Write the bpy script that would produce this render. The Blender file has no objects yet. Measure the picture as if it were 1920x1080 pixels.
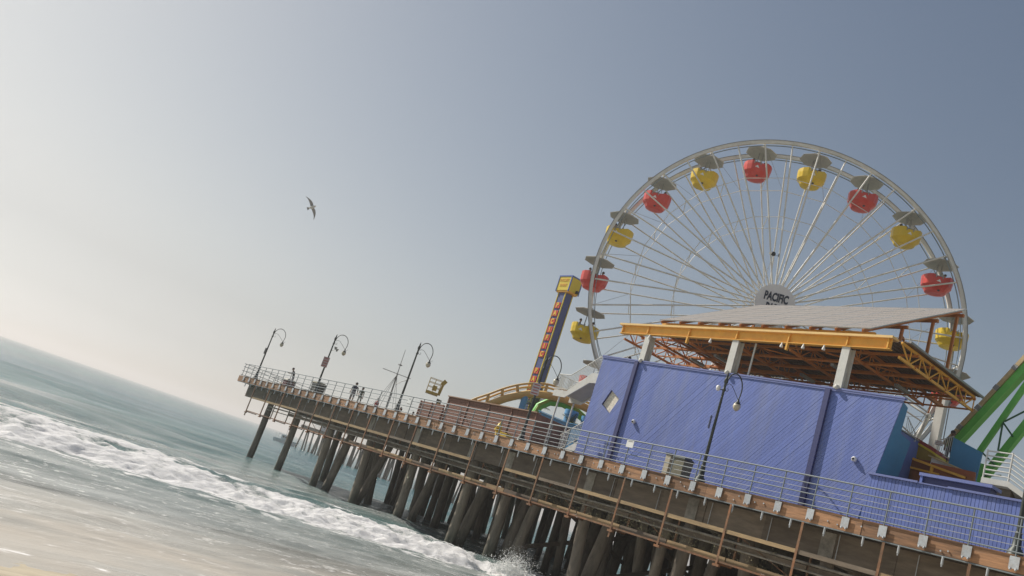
import bpy, bmesh, math, random
import numpy as np
from mathutils import Vector, Matrix, Euler

random.seed(7)
scene = bpy.context.scene
COL = scene.collection
R = math.radians

# ------------------------------------------------------------------ camera, sky, sun, exposure
CAM_Z = 3.2
YAW, PITCH, ROLL = R(34.936), R(13.820), R(18.9)      # heading right of +Y, tilt up, roll
fw = Vector((math.sin(YAW)*math.cos(PITCH), math.cos(YAW)*math.cos(PITCH), math.sin(PITCH)))
r0 = Vector((math.cos(YAW), -math.sin(YAW), 0)); u0 = r0.cross(fw)
right = math.cos(ROLL)*r0 + math.sin(ROLL)*u0
up = -math.sin(ROLL)*r0 + math.cos(ROLL)*u0
cam = bpy.data.objects.new('camera', bpy.data.cameras.new('camera')); COL.objects.link(cam)
cam.matrix_world = Matrix(((right.x, up.x, -fw.x, 0), (right.y, up.y, -fw.y, 0), (right.z, up.z, -fw.z, CAM_Z), (0, 0, 0, 1)))
cam.data.sensor_width = 36.0; cam.data.lens = 30.0
cam.data.clip_start = 0.1; cam.data.clip_end = 30000
scene.camera = cam

SUN_AZ, SUN_EL = R(-20), R(41)          # azimuth measured from +Y towards +X
world = bpy.data.worlds.new('World'); scene.world = world; world.use_nodes = True
wn = world.node_tree; wn.nodes.clear()
sky = wn.nodes.new('ShaderNodeTexSky'); sky.sky_type = 'NISHITA'; sky.sun_disc = False
sky.sun_elevation = SUN_EL; sky.sun_rotation = SUN_AZ
sky.air_density = 1.2; sky.dust_density = 1.0; sky.ozone_density = 1.5; sky.altitude = 0
bg = wn.nodes.new('ShaderNodeBackground'); bg.inputs['Strength'].default_value = 0.078
wo = wn.nodes.new('ShaderNodeOutputWorld')
# marine haze: the brighter the sky, the more it is bleached towards white
hs = wn.nodes.new('ShaderNodeHueSaturation'); bw = wn.nodes.new('ShaderNodeRGBToBW'); sr = wn.nodes.new('ShaderNodeMapRange')
sr.inputs['From Min'].default_value = 2.0; sr.inputs['From Max'].default_value = 8.0; sr.inputs['To Min'].default_value = 0.82; sr.inputs['To Max'].default_value = 0.08
tint = wn.nodes.new('ShaderNodeMix'); tint.data_type = 'RGBA'; tint.blend_type = 'MULTIPLY'; tint.inputs['Factor'].default_value = 1.0; tint.inputs['B'].default_value = (1.0, 1.0, 0.98, 1)
wn.links.new(sky.outputs[0], bw.inputs[0]); wn.links.new(bw.outputs[0], sr.inputs['Value']); wn.links.new(sr.outputs[0], hs.inputs['Saturation'])
wn.links.new(sky.outputs[0], hs.inputs['Color']); wn.links.new(hs.outputs[0], tint.inputs['A']); wn.links.new(tint.outputs['Result'], bg.inputs['Color']); wn.links.new(bg.outputs[0], wo.inputs['Surface'])

sun = bpy.data.objects.new('sun', bpy.data.lights.new('sun', 'SUN')); COL.objects.link(sun)
sun.data.energy = 5.0; sun.data.angle = R(0.6); sun.data.color = (1.0, 0.93, 0.84)
sdir = Vector((math.sin(SUN_AZ)*math.cos(SUN_EL), math.cos(SUN_AZ)*math.cos(SUN_EL), math.sin(SUN_EL)))
sun.rotation_euler = (-sdir).to_track_quat('-Z', 'Y').to_euler()
sun.location = (-40, 60, 60)

vs = scene.view_settings
vs.view_transform = 'Standard'; vs.look = 'None'; vs.exposure = 0.0; vs.gamma = 1.0; vs.use_curve_mapping = False
scene.cycles.use_denoising = True
scene.cycles.max_bounces = 8; scene.cycles.diffuse_bounces = 3; scene.cycles.glossy_bounces = 3
scene.cycles.transparent_max_bounces = 8; scene.cycles.volume_bounces = 0
scene.cycles.caustics_reflective = False; scene.cycles.caustics_refractive = False

# ------------------------------------------------------------------ materials
MATS = {}
def mat(name, rgb, rough=0.6, metal=0.0, var=0.12, scale=2.0, bump=0.0, rnd=0.0, dirt=None, dirt_amt=0.0, stretch=(1, 1, 1), spec=0.5, zband=None):
    """Principled material: base colour with noise grain, a second patchy dirt colour and a per-object shade."""
    if name in MATS: return MATS[name]
    m = bpy.data.materials.new(name); m.use_nodes = True; t = m.node_tree; b = t.nodes['Principled BSDF']
    b.inputs['Roughness'].default_value = rough; b.inputs['Metallic'].default_value = metal
    b.inputs['Specular IOR Level'].default_value = spec
    geo = t.nodes.new('ShaderNodeNewGeometry'); mp = t.nodes.new('ShaderNodeMapping'); mp.inputs['Scale'].default_value = stretch
    t.links.new(geo.outputs['Position'], mp.inputs['Vector'])
    n = t.nodes.new('ShaderNodeTexNoise'); n.inputs['Scale'].default_value = scale; n.inputs['Detail'].default_value = 6; n.inputs['Roughness'].default_value = 0.62
    t.links.new(mp.outputs[0], n.inputs['Vector'])
    mr = t.nodes.new('ShaderNodeMapRange'); mr.inputs['From Min'].default_value = 0.25; mr.inputs['From Max'].default_value = 0.75
    mr.inputs['To Min'].default_value = 1-var; mr.inputs['To Max'].default_value = 1+var
    t.links.new(n.outputs['Fac'], mr.inputs['Value'])
    val = mr.outputs[0]
    if rnd:
        oi = t.nodes.new('ShaderNodeObjectInfo'); m2 = t.nodes.new('ShaderNodeMapRange')
        m2.inputs['To Min'].default_value = 1-rnd; m2.inputs['To Max'].default_value = 1+rnd
        t.links.new(oi.outputs['Random'], m2.inputs['Value'])
        mm = t.nodes.new('ShaderNodeMath'); mm.operation = 'MULTIPLY'
        t.links.new(val, mm.inputs[0]); t.links.new(m2.outputs[0], mm.inputs[1]); val = mm.outputs[0]
    colsock = None
    if dirt:
        n2 = t.nodes.new('ShaderNodeTexNoise'); n2.inputs['Scale'].default_value = scale*0.55; n2.inputs['Detail'].default_value = 8; n2.inputs['Roughness'].default_value = 0.7
        t.links.new(mp.outputs[0], n2.inputs['Vector'])
        r2 = t.nodes.new('ShaderNodeMapRange'); r2.inputs['From Min'].default_value = 0.45; r2.inputs['From Max'].default_value = 0.7
        r2.inputs['To Max'].default_value = dirt_amt; t.links.new(n2.outputs['Fac'], r2.inputs['Value'])
        mx = t.nodes.new('ShaderNodeMix'); mx.data_type = 'RGBA'; mx.inputs['A'].default_value = (*rgb, 1); mx.inputs['B'].default_value = (*dirt, 1)
        t.links.new(r2.outputs[0], mx.inputs['Factor']); colsock = mx.outputs['Result']
    if zband:      # growth band left by the tide: (z low, z high, colour)
        sx = t.nodes.new('ShaderNodeSeparateXYZ'); t.links.new(geo.outputs['Position'], sx.inputs[0])
        nz = t.nodes.new('ShaderNodeMath'); nz.operation = 'MULTIPLY_ADD'; t.links.new(n.outputs['Fac'], nz.inputs[0]); nz.inputs[1].default_value = 1.6; t.links.new(sx.outputs['Z'], nz.inputs[2])
        rz_ = t.nodes.new('ShaderNodeMapRange'); rz_.inputs['From Min'].default_value = zband[0]; rz_.inputs['From Max'].default_value = zband[1]; rz_.inputs['To Min'].default_value = 1; rz_.inputs['To Max'].default_value = 0
        t.links.new(nz.outputs[0], rz_.inputs['Value'])
        mz = t.nodes.new('ShaderNodeMix'); mz.data_type = 'RGBA'; mz.inputs['B'].default_value = (*zband[2], 1)
        if colsock: t.links.new(colsock, mz.inputs['A'])
        else: mz.inputs['A'].default_value = (*rgb, 1)
        t.links.new(rz_.outputs[0], mz.inputs['Factor']); colsock = mz.outputs['Result']
    vm = t.nodes.new('ShaderNodeVectorMath'); vm.operation = 'SCALE'
    if colsock: t.links.new(colsock, vm.inputs[0])
    else: vm.inputs[0].default_value = rgb
    t.links.new(val, vm.inputs['Scale']); t.links.new(vm.outputs[0], b.inputs['Base Color'])
    if bump:
        bp = t.nodes.new('ShaderNodeBump'); bp.inputs['Strength'].default_value = bump; bp.inputs['Distance'].default_value = 0.02
        t.links.new(n.outputs['Fac'], bp.inputs['Height']); t.links.new(bp.outputs[0], b.inputs['Normal'])
    MATS[name] = m; return m

STEEL = mat('galvanised_steel', (0.20, 0.235, 0.25), 0.55, 0.0, 0.15, 6)
PLATE = mat('zinc_plate', (0.47, 0.51, 0.54), 0.5, 0.0, 0.15, 9, rnd=0.12, dirt=(0.35, 0.25, 0.17), dirt_amt=0.35)
FASCIA = mat('fascia_wood', (0.32, 0.17, 0.085), 0.75, 0, 0.45, 2.2, 0.4, rnd=0.30, dirt=(0.12, 0.08, 0.055), dirt_amt=0.8, stretch=(1, 0.5, 5))
DARKWOOD = mat('creosoted_wood', (0.165, 0.13, 0.095), 0.85, 0, 0.35, 1.4, 0.5, rnd=0.25, dirt=(0.24, 0.20, 0.155), dirt_amt=0.6, stretch=(1, 0.6, 3))
PILEM = mat('pile_wood', (0.215, 0.178, 0.138), 0.8, 0, 0.35, 1.5, 0.6, rnd=0.2, dirt=(0.08, 0.068, 0.055), dirt_amt=0.7, stretch=(3, 3, 0.6), zband=(1.2, 2.1, (0.06, 0.062, 0.045)))
CONC = mat('cap_concrete', (0.33, 0.30, 0.25), 0.85, 0, 0.3, 2.5, 0.3, rnd=0.15, dirt=(0.10, 0.09, 0.075), dirt_amt=0.9)
RUST = mat('rusty_steel', (0.20, 0.115, 0.065), 0.85, 0, 0.35, 4, 0.3, rnd=0.2, dirt=(0.32, 0.12, 0.045), dirt_amt=0.8)
TANWOOD = mat('tan_plank', (0.36, 0.255, 0.135), 0.8, 0, 0.25, 3, 0.3, rnd=0.2, dirt=(0.16, 0.11, 0.07), dirt_amt=0.5, stretch=(1, 0.4, 3))
BLACKMET = mat('lamp_black', (0.045, 0.055, 0.05), 0.5, 0.3, 0.2, 8)
GLOBE = mat('frosted_globe', (0.62, 0.56, 0.42), 0.25, 0, 0.05, 4)
BLUEP = mat('blue_paint', (0.132, 0.192, 0.505), 0.62, 0, 0.13, 0.7, 0, rnd=0.06, dirt=(0.205, 0.25, 0.46), dirt_amt=0.8, stretch=(1, 2.2, 0.35))
NAVY = mat('navy_paint', (0.035, 0.045, 0.16), 0.5, 0, 0.1, 2)
BLUETRIM = mat('blue_trim', (0.17, 0.21, 0.46), 0.5, 0, 0.06, 2)
TEAL = mat('teal_paint', (0.055, 0.24, 0.45), 0.6, 0, 0.1, 1.2, dirt=(0.05, 0.20, 0.38), dirt_amt=0.5)
SKYBLUE = mat('light_blue_paint', (0.10, 0.33, 0.60), 0.5, 0, 0.1, 2)
WHITE = mat('white_paint', (0.66, 0.66, 0.62), 0.5, 0, 0.08, 3, dirt=(0.48, 0.45, 0.38), dirt_amt=0.5)
WHEELW = mat('wheel_white', (0.74, 0.72, 0.66), 0.4, 0.0, 0.08, 2, dirt=(0.52, 0.49, 0.43), dirt_amt=0.6)
ORANGE = mat('orange_steel', (0.55, 0.205, 0.045), 0.55, 0.0, 0.15, 2, dirt=(0.52, 0.13, 0.03), dirt_amt=0.7)
YELORANGE = mat('yellow_beam', (0.85, 0.44, 0.055), 0.5, 0, 0.1, 2, dirt=(0.70, 0.31, 0.045), dirt_amt=0.5)
LIP = mat('beam_lip', (0.86, 0.58, 0.22), 0.5, 0, 0.08, 2)
ROOFDECK = mat('corrugated_underside', (0.15, 0.105, 0.07), 0.6, 0.0, 0.15, 2)
RED = mat('red_gelcoat', (0.62, 0.055, 0.04), 0.35, 0, 0.08, 2, dirt=(0.45, 0.04, 0.03), dirt_amt=0.3)
YELLOW = mat('yellow_gelcoat', (0.72, 0.50, 0.012), 0.35, 0, 0.08, 2, dirt=(0.55, 0.36, 0.01), dirt_amt=0.3)
ROOFGREY = mat('gondola_roof_grey', (0.50, 0.48, 0.43), 0.6, 0, 0.12, 3)
GREEN = mat('green_steel', (0.15, 0.58, 0.10), 0.5, 0, 0.1, 2)
CREAMT = mat('cream_track', (0.55, 0.42, 0.22), 0.6, 0, 0.12, 3)
COASTER = mat('coaster_yellow', (0.66, 0.42, 0.13), 0.45, 0, 0.1, 1.5, dirt=(0.55, 0.28, 0.08), dirt_amt=0.5)
BROWNP = mat('brown_boards', (0.24, 0.12, 0.085), 0.8, 0, 0.25, 3, 0.2, rnd=0.16, dirt=(0.15, 0.075, 0.055), dirt_amt=0.6, stretch=(1, 3, 1))
GREYM = mat('grey_metal', (0.30, 0.30, 0.29), 0.5, 0.4, 0.1, 4)
SIGNW = mat('sign_white', (0.80, 0.80, 0.78), 0.5, 0, 0.05, 6)
SIGNRED = mat('sign_red', (0.36, 0.09, 0.08), 0.5, 0, 0.05, 6)
SIGNPINK = mat('sign_faded', (0.42, 0.30, 0.28), 0.6, 0, 0.15, 8)
BLACKP = mat('black_paint', (0.02, 0.022, 0.026), 0.5, 0, 0.1, 6)
KHAKI = mat('khaki_plastic', (0.20, 0.19, 0.13), 0.6, 0, 0.15, 4)
SKIN = mat('skin', (0.38, 0.22, 0.15), 0.55, 0, 0.06, 20)
SKIND = mat('dark_skin', (0.13, 0.075, 0.05), 0.55, 0, 0.06, 20)
HAIR = mat('dark_hair', (0.025, 0.018, 0.014), 0.6, 0, 0.2, 40)
CLOTHS = {k: mat('cloth_'+k, c, 0.85, 0, 0.12, 14) for k, c in dict(black=(0.035, 0.03, 0.045), grey=(0.30, 0.29, 0.31), navy=(0.03, 0.035, 0.07), pink=(0.55, 0.33, 0.33),
          olive=(0.09, 0.10, 0.06), purple=(0.18, 0.12, 0.35), tan=(0.42, 0.33, 0.22), white=(0.62, 0.62, 0.6), red=(0.4, 0.06, 0.06), blue=(0.08, 0.14, 0.3)).items()}

# ------------------------------------------------------------------ mesh builder
class G:
    def __init__(s): s.v = []; s.f = []; s.sm = []
    def add(s, vs_, fs_, smooth=False):
        o = len(s.v); s.v += [tuple(v) for v in vs_]; s.f += [tuple(i+o for i in f) for f in fs_]; s.sm += [smooth]*len(fs_); return s
    def hexa(s, p):     # 8 points: bottom 0-3, top 4-7
        return s.add(p, [(0, 3, 2, 1), (4, 5, 6, 7), (0, 1, 5, 4), (1, 2, 6, 5), (2, 3, 7, 6), (3, 0, 4, 7)])
    def box(s, lo, hi):
        x0, y0, z0 = lo; x1, y1, z1 = hi
        return s.hexa([(x0, y0, z0), (x1, y0, z0), (x1, y1, z0), (x0, y1, z0), (x0, y0, z1), (x1, y0, z1), (x1, y1, z1), (x0, y1, z1)])
    def bar(s, p, q, w, h, upv=(0, 0, 1)):
        p = Vector(p); q = Vector(q); d = (q-p).normalized(); a = d.cross(Vector(upv))
        if a.length < 1e-4: a = d.cross(Vector((1, 0, 0)))
        a.normalize(); b = a.cross(d).normalized(); a *= w/2; b *= h/2
        return s.hexa([p-a-b, p+a-b, q+a-b, q-a-b, p-a+b, p+a+b, q+a+b, q-a+b])
    def tube(s, p, q, r, r2=None, n=8):
        return s.path([p, q], [r, r if r2 is None else r2], n)
    def path(s, pts, r, n=6, caps=True):
        pts = [Vector(p) for p in pts]; m = len(pts)
        rs = r if isinstance(r, (list, tuple)) else [r]*m
        ref = Vector((0, 0, 1)); vsx = []; prev = None
        for i, p in enumerate(pts):
            d = (pts[min(i+1, m-1)]-pts[max(i-1, 0)]).normalized()
            if prev is None:
                a = d.cross(ref)
                if a.length < 1e-3: a = d.cross(Vector((1, 0, 0)))
            else:
                a = prev - d*prev.dot(d)
            a.normalize(); prev = a; b = d.cross(a)
            vsx += [p+(a*math.cos(2*math.pi*k/n)+b*math.sin(2*math.pi*k/n))*rs[i] for k in range(n)]
        fs_ = [(i*n+k, i*n+(k+1) % n, (i+1)*n+(k+1) % n, (i+1)*n+k) for i in range(m-1) for k in range(n)]
        s.add(vsx, fs_, True)
        if caps: s.add(vsx[:n], [tuple(range(n))[::-1]]); s.add(vsx[-n:], [tuple(range(n))])
        return s
    def lathe(s, c, prof, n=16, smooth=True, a0=0.0, scale=(1, 1)):
        vsx = [(c[0]+r*math.cos(a0+2*math.pi*k/n)*scale[0], c[1]+r*math.sin(a0+2*math.pi*k/n)*scale[1], c[2]+z) for r, z in prof for k in range(n)]
        m = len(prof)
        fs_ = [(i*n+k, i*n+(k+1) % n, (i+1)*n+(k+1) % n, (i+1)*n+k) for i in range(m-1) for k in range(n)]
        s.add(vsx, fs_, smooth); s.add(vsx[:n], [tuple(range(n))[::-1]]); s.add(vsx[-n:], [tuple(range(n))]); return s
    def prism(s, poly, vec):
        n = len(poly); vec = Vector(vec); a = [Vector(p) for p in poly]
        return s.add(a+[p+vec for p in a], [tuple(range(n))[::-1], tuple(range(n, 2*n))]+[(i, (i+1) % n, n+(i+1) % n, n+i) for i in range(n)])
    def sphere(s, c, r, n=12, sz=1.0):
        return s.lathe(c, [(max(r*math.sin(math.pi*i/8), 0.002), -r*sz*math.cos(math.pi*i/8)) for i in range(9)], n)

ORG = {}
def ob(name, g, m, parent=None, local=False, kind=None):
    me = bpy.data.meshes.new(name)
    off = Vector((0, 0, 0))
    if parent is not None and not local:
        p = parent
        while p is not None: off += Vector(ORG.get(p.name, (0, 0, 0))); p = p.parent
    vs_ = g.v if off.length == 0 else [(x-off.x, y-off.y, z-off.z) for x, y, z in g.v]
    me.from_pydata(vs_, [], g.f); me.polygons.foreach_set('use_smooth', g.sm)
    bm = bmesh.new(); bm.from_mesh(me); bmesh.ops.recalc_face_normals(bm, faces=bm.faces); bm.to_mesh(me); bm.free()
    me.materials.append(m)
    o = bpy.data.objects.new(name, me); COL.objects.link(o)
    if parent is not None: o.parent = parent
    if kind: o['kind'] = kind
    return o
def root(name, loc, label, cat, group=None):
    o = bpy.data.objects.new(name, None); COL.objects.link(o); o.location = loc; o.empty_display_size = 0.3
    ORG[o.name] = tuple(loc); o['kind'] = 'thing'; o['label'] = label; o['category'] = cat
    if group: o['group'] = group
    return o
def tag(o, label, cat, group=None):
    o['label'] = label; o['category'] = cat
    if group: o['group'] = group
    return o
def inst(src, parent=None, loc=None, rot=None):
    c = src.copy(); COL.objects.link(c); c.parent = parent
    if loc is not None: c.location = loc
    if rot is not None: c.rotation_euler = rot
    return c
def dup(src, loc, rz=0.0, label=None, swap=None):
    def rec(o, par):
        c = o.copy(); COL.objects.link(c); c.parent = par
        if swap and c.type == 'MESH' and c.data.materials and c.data.materials[0] in swap:
            key = (o.data.name, swap[c.data.materials[0]].name)
            if key not in SWAPPED:
                d = o.data.copy(); d.materials[0] = swap[o.data.materials[0]]; SWAPPED[key] = d
            c.data = SWAPPED[key]
        for ch in o.children: rec(ch, c)
        return c
    c = rec(src, None); c.location = loc; c.rotation_euler = (0, 0, rz); ORG[c.name] = tuple(loc)
    if label: c['label'] = label
    return c
SWAPPED = {}
def text_mesh(txt, size, depth, bold=0.0):
    cu = bpy.data.curves.new('lettering', 'FONT'); cu.body = txt; cu.size = size; cu.extrude = depth; cu.align_x = 'CENTER'; cu.align_y = 'CENTER'; cu.resolution_u = 3; cu.offset = bold
    o = bpy.data.objects.new('lettering_source', cu); COL.objects.link(o)
    dg = bpy.context.evaluated_depsgraph_get(); me = bpy.data.meshes.new_from_object(o.evaluated_get(dg))
    bpy.data.objects.remove(o); return me
def text(name, txt, size, m, parent, org, xdir, ydir, depth=0.01, sx=1.0, bold=0.0):
    """flat lettering laid in the plane of xdir, ydir at world point org"""
    me = text_mesh(txt, size, depth, bold); me.materials.clear(); me.materials.append(m)
    X = Vector(xdir).normalized(); Y = Vector(ydir).normalized(); Z = X.cross(Y)
    off = Vector((0, 0, 0)); p = parent
    while p is not None: off += Vector(ORG.get(p.name, (0, 0, 0))); p = p.parent
    o0 = Vector(org)-off
    for v in me.vertices: c = v.co.copy(); v.co = o0+X*c.x*sx+Y*c.y+Z*c.z
    o = bpy.data.objects.new(name, me); COL.objects.link(o); o.parent = parent
    return o

# value noise for the water surface
rng = np.random.RandomState(3); TAB = rng.rand(512, 512)
def vnoise(x, y):
    xi = np.floor(x).astype(int); yi = np.floor(y).astype(int); fx = x-xi; fy = y-yi
    fx = fx*fx*(3-2*fx); fy = fy*fy*(3-2*fy)
    a = TAB[xi % 512, yi % 512]; b = TAB[(xi+1) % 512, yi % 512]; c = TAB[xi % 512, (yi+1) % 512]; d = TAB[(xi+1) % 512, (yi+1) % 512]
    return (a*(1-fx)+b*fx)*(1-fy)+(c*(1-fx)+d*fx)*fy
def fbm(x, y, o=4):
    s = np.zeros_like(x); a = 0.5; t = 0
    for i in range(o): s += a*vnoise(x*2**i+17*i, y*2**i+31*i); t += a; a *= 0.5
    return s/t
def sstep(a, b, x):
    t = np.clip((x-a)/(b-a), 0, 1); return t*t*(3-2*t)
# ================================================================== THE SETTING: sea, beach
def graded(lo, hi, step, far_lo, far_hi, g):
    a = list(np.arange(lo, hi+step*0.5, step)); d = step
    while a[-1] < far_hi: d *= g; a.append(a[-1]+d)
    d = step
    while a[0] > far_lo: d *= g; a.insert(0, a[0]-d)
    return np.array(a)
xs = graded(1.0, 46.0, 0.2, -60.0, 9000.0, 1.06)
ys = graded(11.5, 46.0, 0.12, 6.0, 9000.0, 1.035)
X, Y = np.meshgrid(xs, ys, indexing='ij')
dy = np.gradient(ys)[None, :]*np.ones_like(X)
Z = np.zeros_like(X)
def wave(lam, amp, ang, warp, ph):
    d = X*math.sin(ang)+Y*math.cos(ang)+warp*(fbm(X/lam/2.5+ph, Y/lam/2.5, 2)-0.5)*lam
    return amp*np.sin(2*math.pi*d/lam+ph)*np.clip(lam/(4*dy)-0.4, 0, 1)
offs = sstep(38, 52, Y)
for lam, amp, ang, wp, ph in ((21, .24, .05, .9, .3), (11.5, .15, -.10, 1.1, 1.7), (6.2, .085, .16, 1.3, 4.0), (3.4, .050, -.22, 1.5, 2.2), (1.9, .028, .3, 1.6, 5.2), (1.05, .015, -.35, 1.7, 3.1)):
    Z += wave(lam, amp, ang, wp, ph)*(0.10+0.90*offs if lam > 4 else 0.5+0.5*offs)*(0.45+0.55*sstep(14, 20, Y))
# the breaker
nx = fbm(X*0.16, X*0+3.3, 3)-0.5; nx2 = fbm(X*0.5, X*0+9.1, 3)-0.5
nx3 = fbm(X*1.7+4, X*0+2.7, 3)-0.5; nx4 = fbm(X*1.3+2, Y*1.6, 4)-0.5
yf = 34.0+nx*2.2+nx2*1.8+nx3*0.9+nx4*1.1; yb = 40.2+nx*2.5-sstep(21, 30, X)*3.2
H = (0.62+nx*0.4)*(1-0.35*sstep(28, 36, X))*sstep(-30, 0, X)*(1-sstep(60, 90, X))
s_ = (Y-yf)/(yb-yf)
prof = sstep(-0.02, 0.30, s_)*0.55+sstep(0.15, 0.70, s_)*0.45; prof *= 1-sstep(0.86, 2.0, s_)
Z += H*prof
core = sstep(-0.03, 0.04, s_)*(1-sstep(0.7, 1.12, s_))
lump = fbm(X*0.9, Y*0.9, 4)-0.5; lump2 = fbm(X*2.6+5, Y*2.6, 3)-0.5; lump3 = fbm(X*4.6+5, Y*5.2, 2)-0.5
Z += core*(1-0.45*sstep(0.45, 0.8, s_))*(lump*0.13+lump2*0.20+lump3*0.17)*(0.5+0.5*sstep(0, 0.1, s_))
# small swash wavelet nearer the beach
ws = 20.3+1.6*(fbm(X*0.22, X*0+1.0, 3)-0.5)*2
sw = np.exp(-((Y-ws)/0.75)**2); Z += 0.10*sw*(0.4+fbm(X*0.7, Y*0.7, 2))*sstep(40, 20, X)
# the sea climbs the wet sand
ramp = np.clip((25.0-Y)/12.0, 0, 1.4); Z += 0.62*ramp**1.25
Z += (fbm(X*1.6, Y*2.8, 3)-0.5)*0.035*(1-offs)*sstep(13, 16, Y)
# foam masks baked as a vertex attribute
foam = core*np.clip(0.75+lump*1.5+lump2*0.9+0.42*sstep(0.5, 0.1, s_), 0, 1)
streak = fbm(X*0.55+2, Y*1.5, 5)
foam = np.maximum(foam, (1-sstep(0.9, 2.2, s_))*sstep(0.6, 0.95, s_)*sstep(0.44, 0.60, streak)*0.9)
foam = np.where((s_ > 0.42) & (s_ < 1.1), foam*(1-0.75*sstep(0.53, 0.64, fbm(X*0.35+8, Y*1.1+4, 4))*sstep(0.42, 0.55, s_)), foam)
lace = sstep(0.54, 0.66, fbm(X*0.45+4, Y*1.3+2, 5))
foam = np.maximum(foam, 0.42*lace*sstep(80, 42, Y)*sstep(38, 42, Y))
foam = np.maximum(foam, 0.20*sstep(58, 41, Y)*sstep(38, 40, Y)*sstep(60, 20, X))
foam = np.maximum(foam, sw*sstep(0.42, 0.62, fbm(X*1.6, Y*3.2, 5))*0.42*sstep(36, 20, X))
foam = np.maximum(foam, np.exp(-((Y-ws+1.5)/0.16)**2)*sstep(0.40, 0.55, fbm(X*0.8, Y*1.0, 3))*0.42)
ahead = sstep(-0.75, -0.02, s_)*(1-sstep(-0.02, 0.05, s_))
foam = np.maximum(foam, ahead*sstep(0.47, 0.60, fbm(X*1.5+6, Y*2.6+1, 5))*0.75)
fine = fbm(X*3.2+9, Y*6.0, 5)
foam = np.maximum(foam, sstep(0.52, 0.72, fine)*0.44*sstep(34, 30, Y)*sstep(13, 14, Y))
edge = 13.0+0.5*(fbm(X*0.5, X*0+5, 3)-0.5)
foam = np.maximum(foam, np.exp(-((Y-edge)/0.22)**2)*0.55*sstep(0.35, 0.55, fbm(X*3, Y*4, 3)))
# sand carried in the shallows (murky water), strongest in the swash
murk = np.clip(sstep(27, 17, Y)*(0.55+0.9*(fbm(X*0.35, Y*0.9, 4)-0.35)), 0, 1)
# aerated, milky water behind the breaker; in front, sky reflection painted in as paleness
milk_sheen = sstep(88, 50, Y)*sstep(37, 41, Y)*np.clip(0.55+2.2*(fbm(X*0.10+3, Y*0.42, 5)-0.5), 0, 1)*sstep(50, 18, X)
milk_sheen = np.maximum(milk_sheen, sstep(40, 34, Y)*(0.42+1.5*(fbm(X*0.16+1, Y*0.62+7, 5)-0.5)))
milk_sheen = np.clip(milk_sheen*sstep(70, 30, X), 0, 1)
nxv, nyv = X.shape
me = bpy.data.meshes.new('sea')
idx = np.arange(nxv*nyv).reshape(nxv, nyv)
quads = np.stack([idx[:-1, :-1], idx[1:, :-1], idx[1:, 1:], idx[:-1, 1:]], -1).reshape(-1, 4)
me.vertices.add(nxv*nyv); me.vertices.foreach_set('co', np.stack([X, Y, Z], -1).astype(np.float32).ravel())
me.loops.add(quads.size); me.loops.foreach_set('vertex_index', quads.astype(np.int32).ravel())
me.polygons.add(len(quads)); me.polygons.foreach_set('loop_start', np.arange(0, quads.size, 4, dtype=np.int32)); me.polygons.foreach_set('loop_total', np.full(len(quads), 4, dtype=np.int32))
me.polygons.foreach_set('use_smooth', np.ones(len(quads), dtype=bool))
for nm, arr in (('foam', foam), ('murk', murk), ('milk_sheen', milk_sheen)):
    at = me.attributes.new(nm, 'FLOAT', 'POINT'); at.data.foreach_set('value', arr.astype(np.float32).ravel())
me.update(); me.validate()
sea = bpy.data.objects.new('sea', me); COL.objects.link(sea); sea['kind'] = 'structure'

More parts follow.
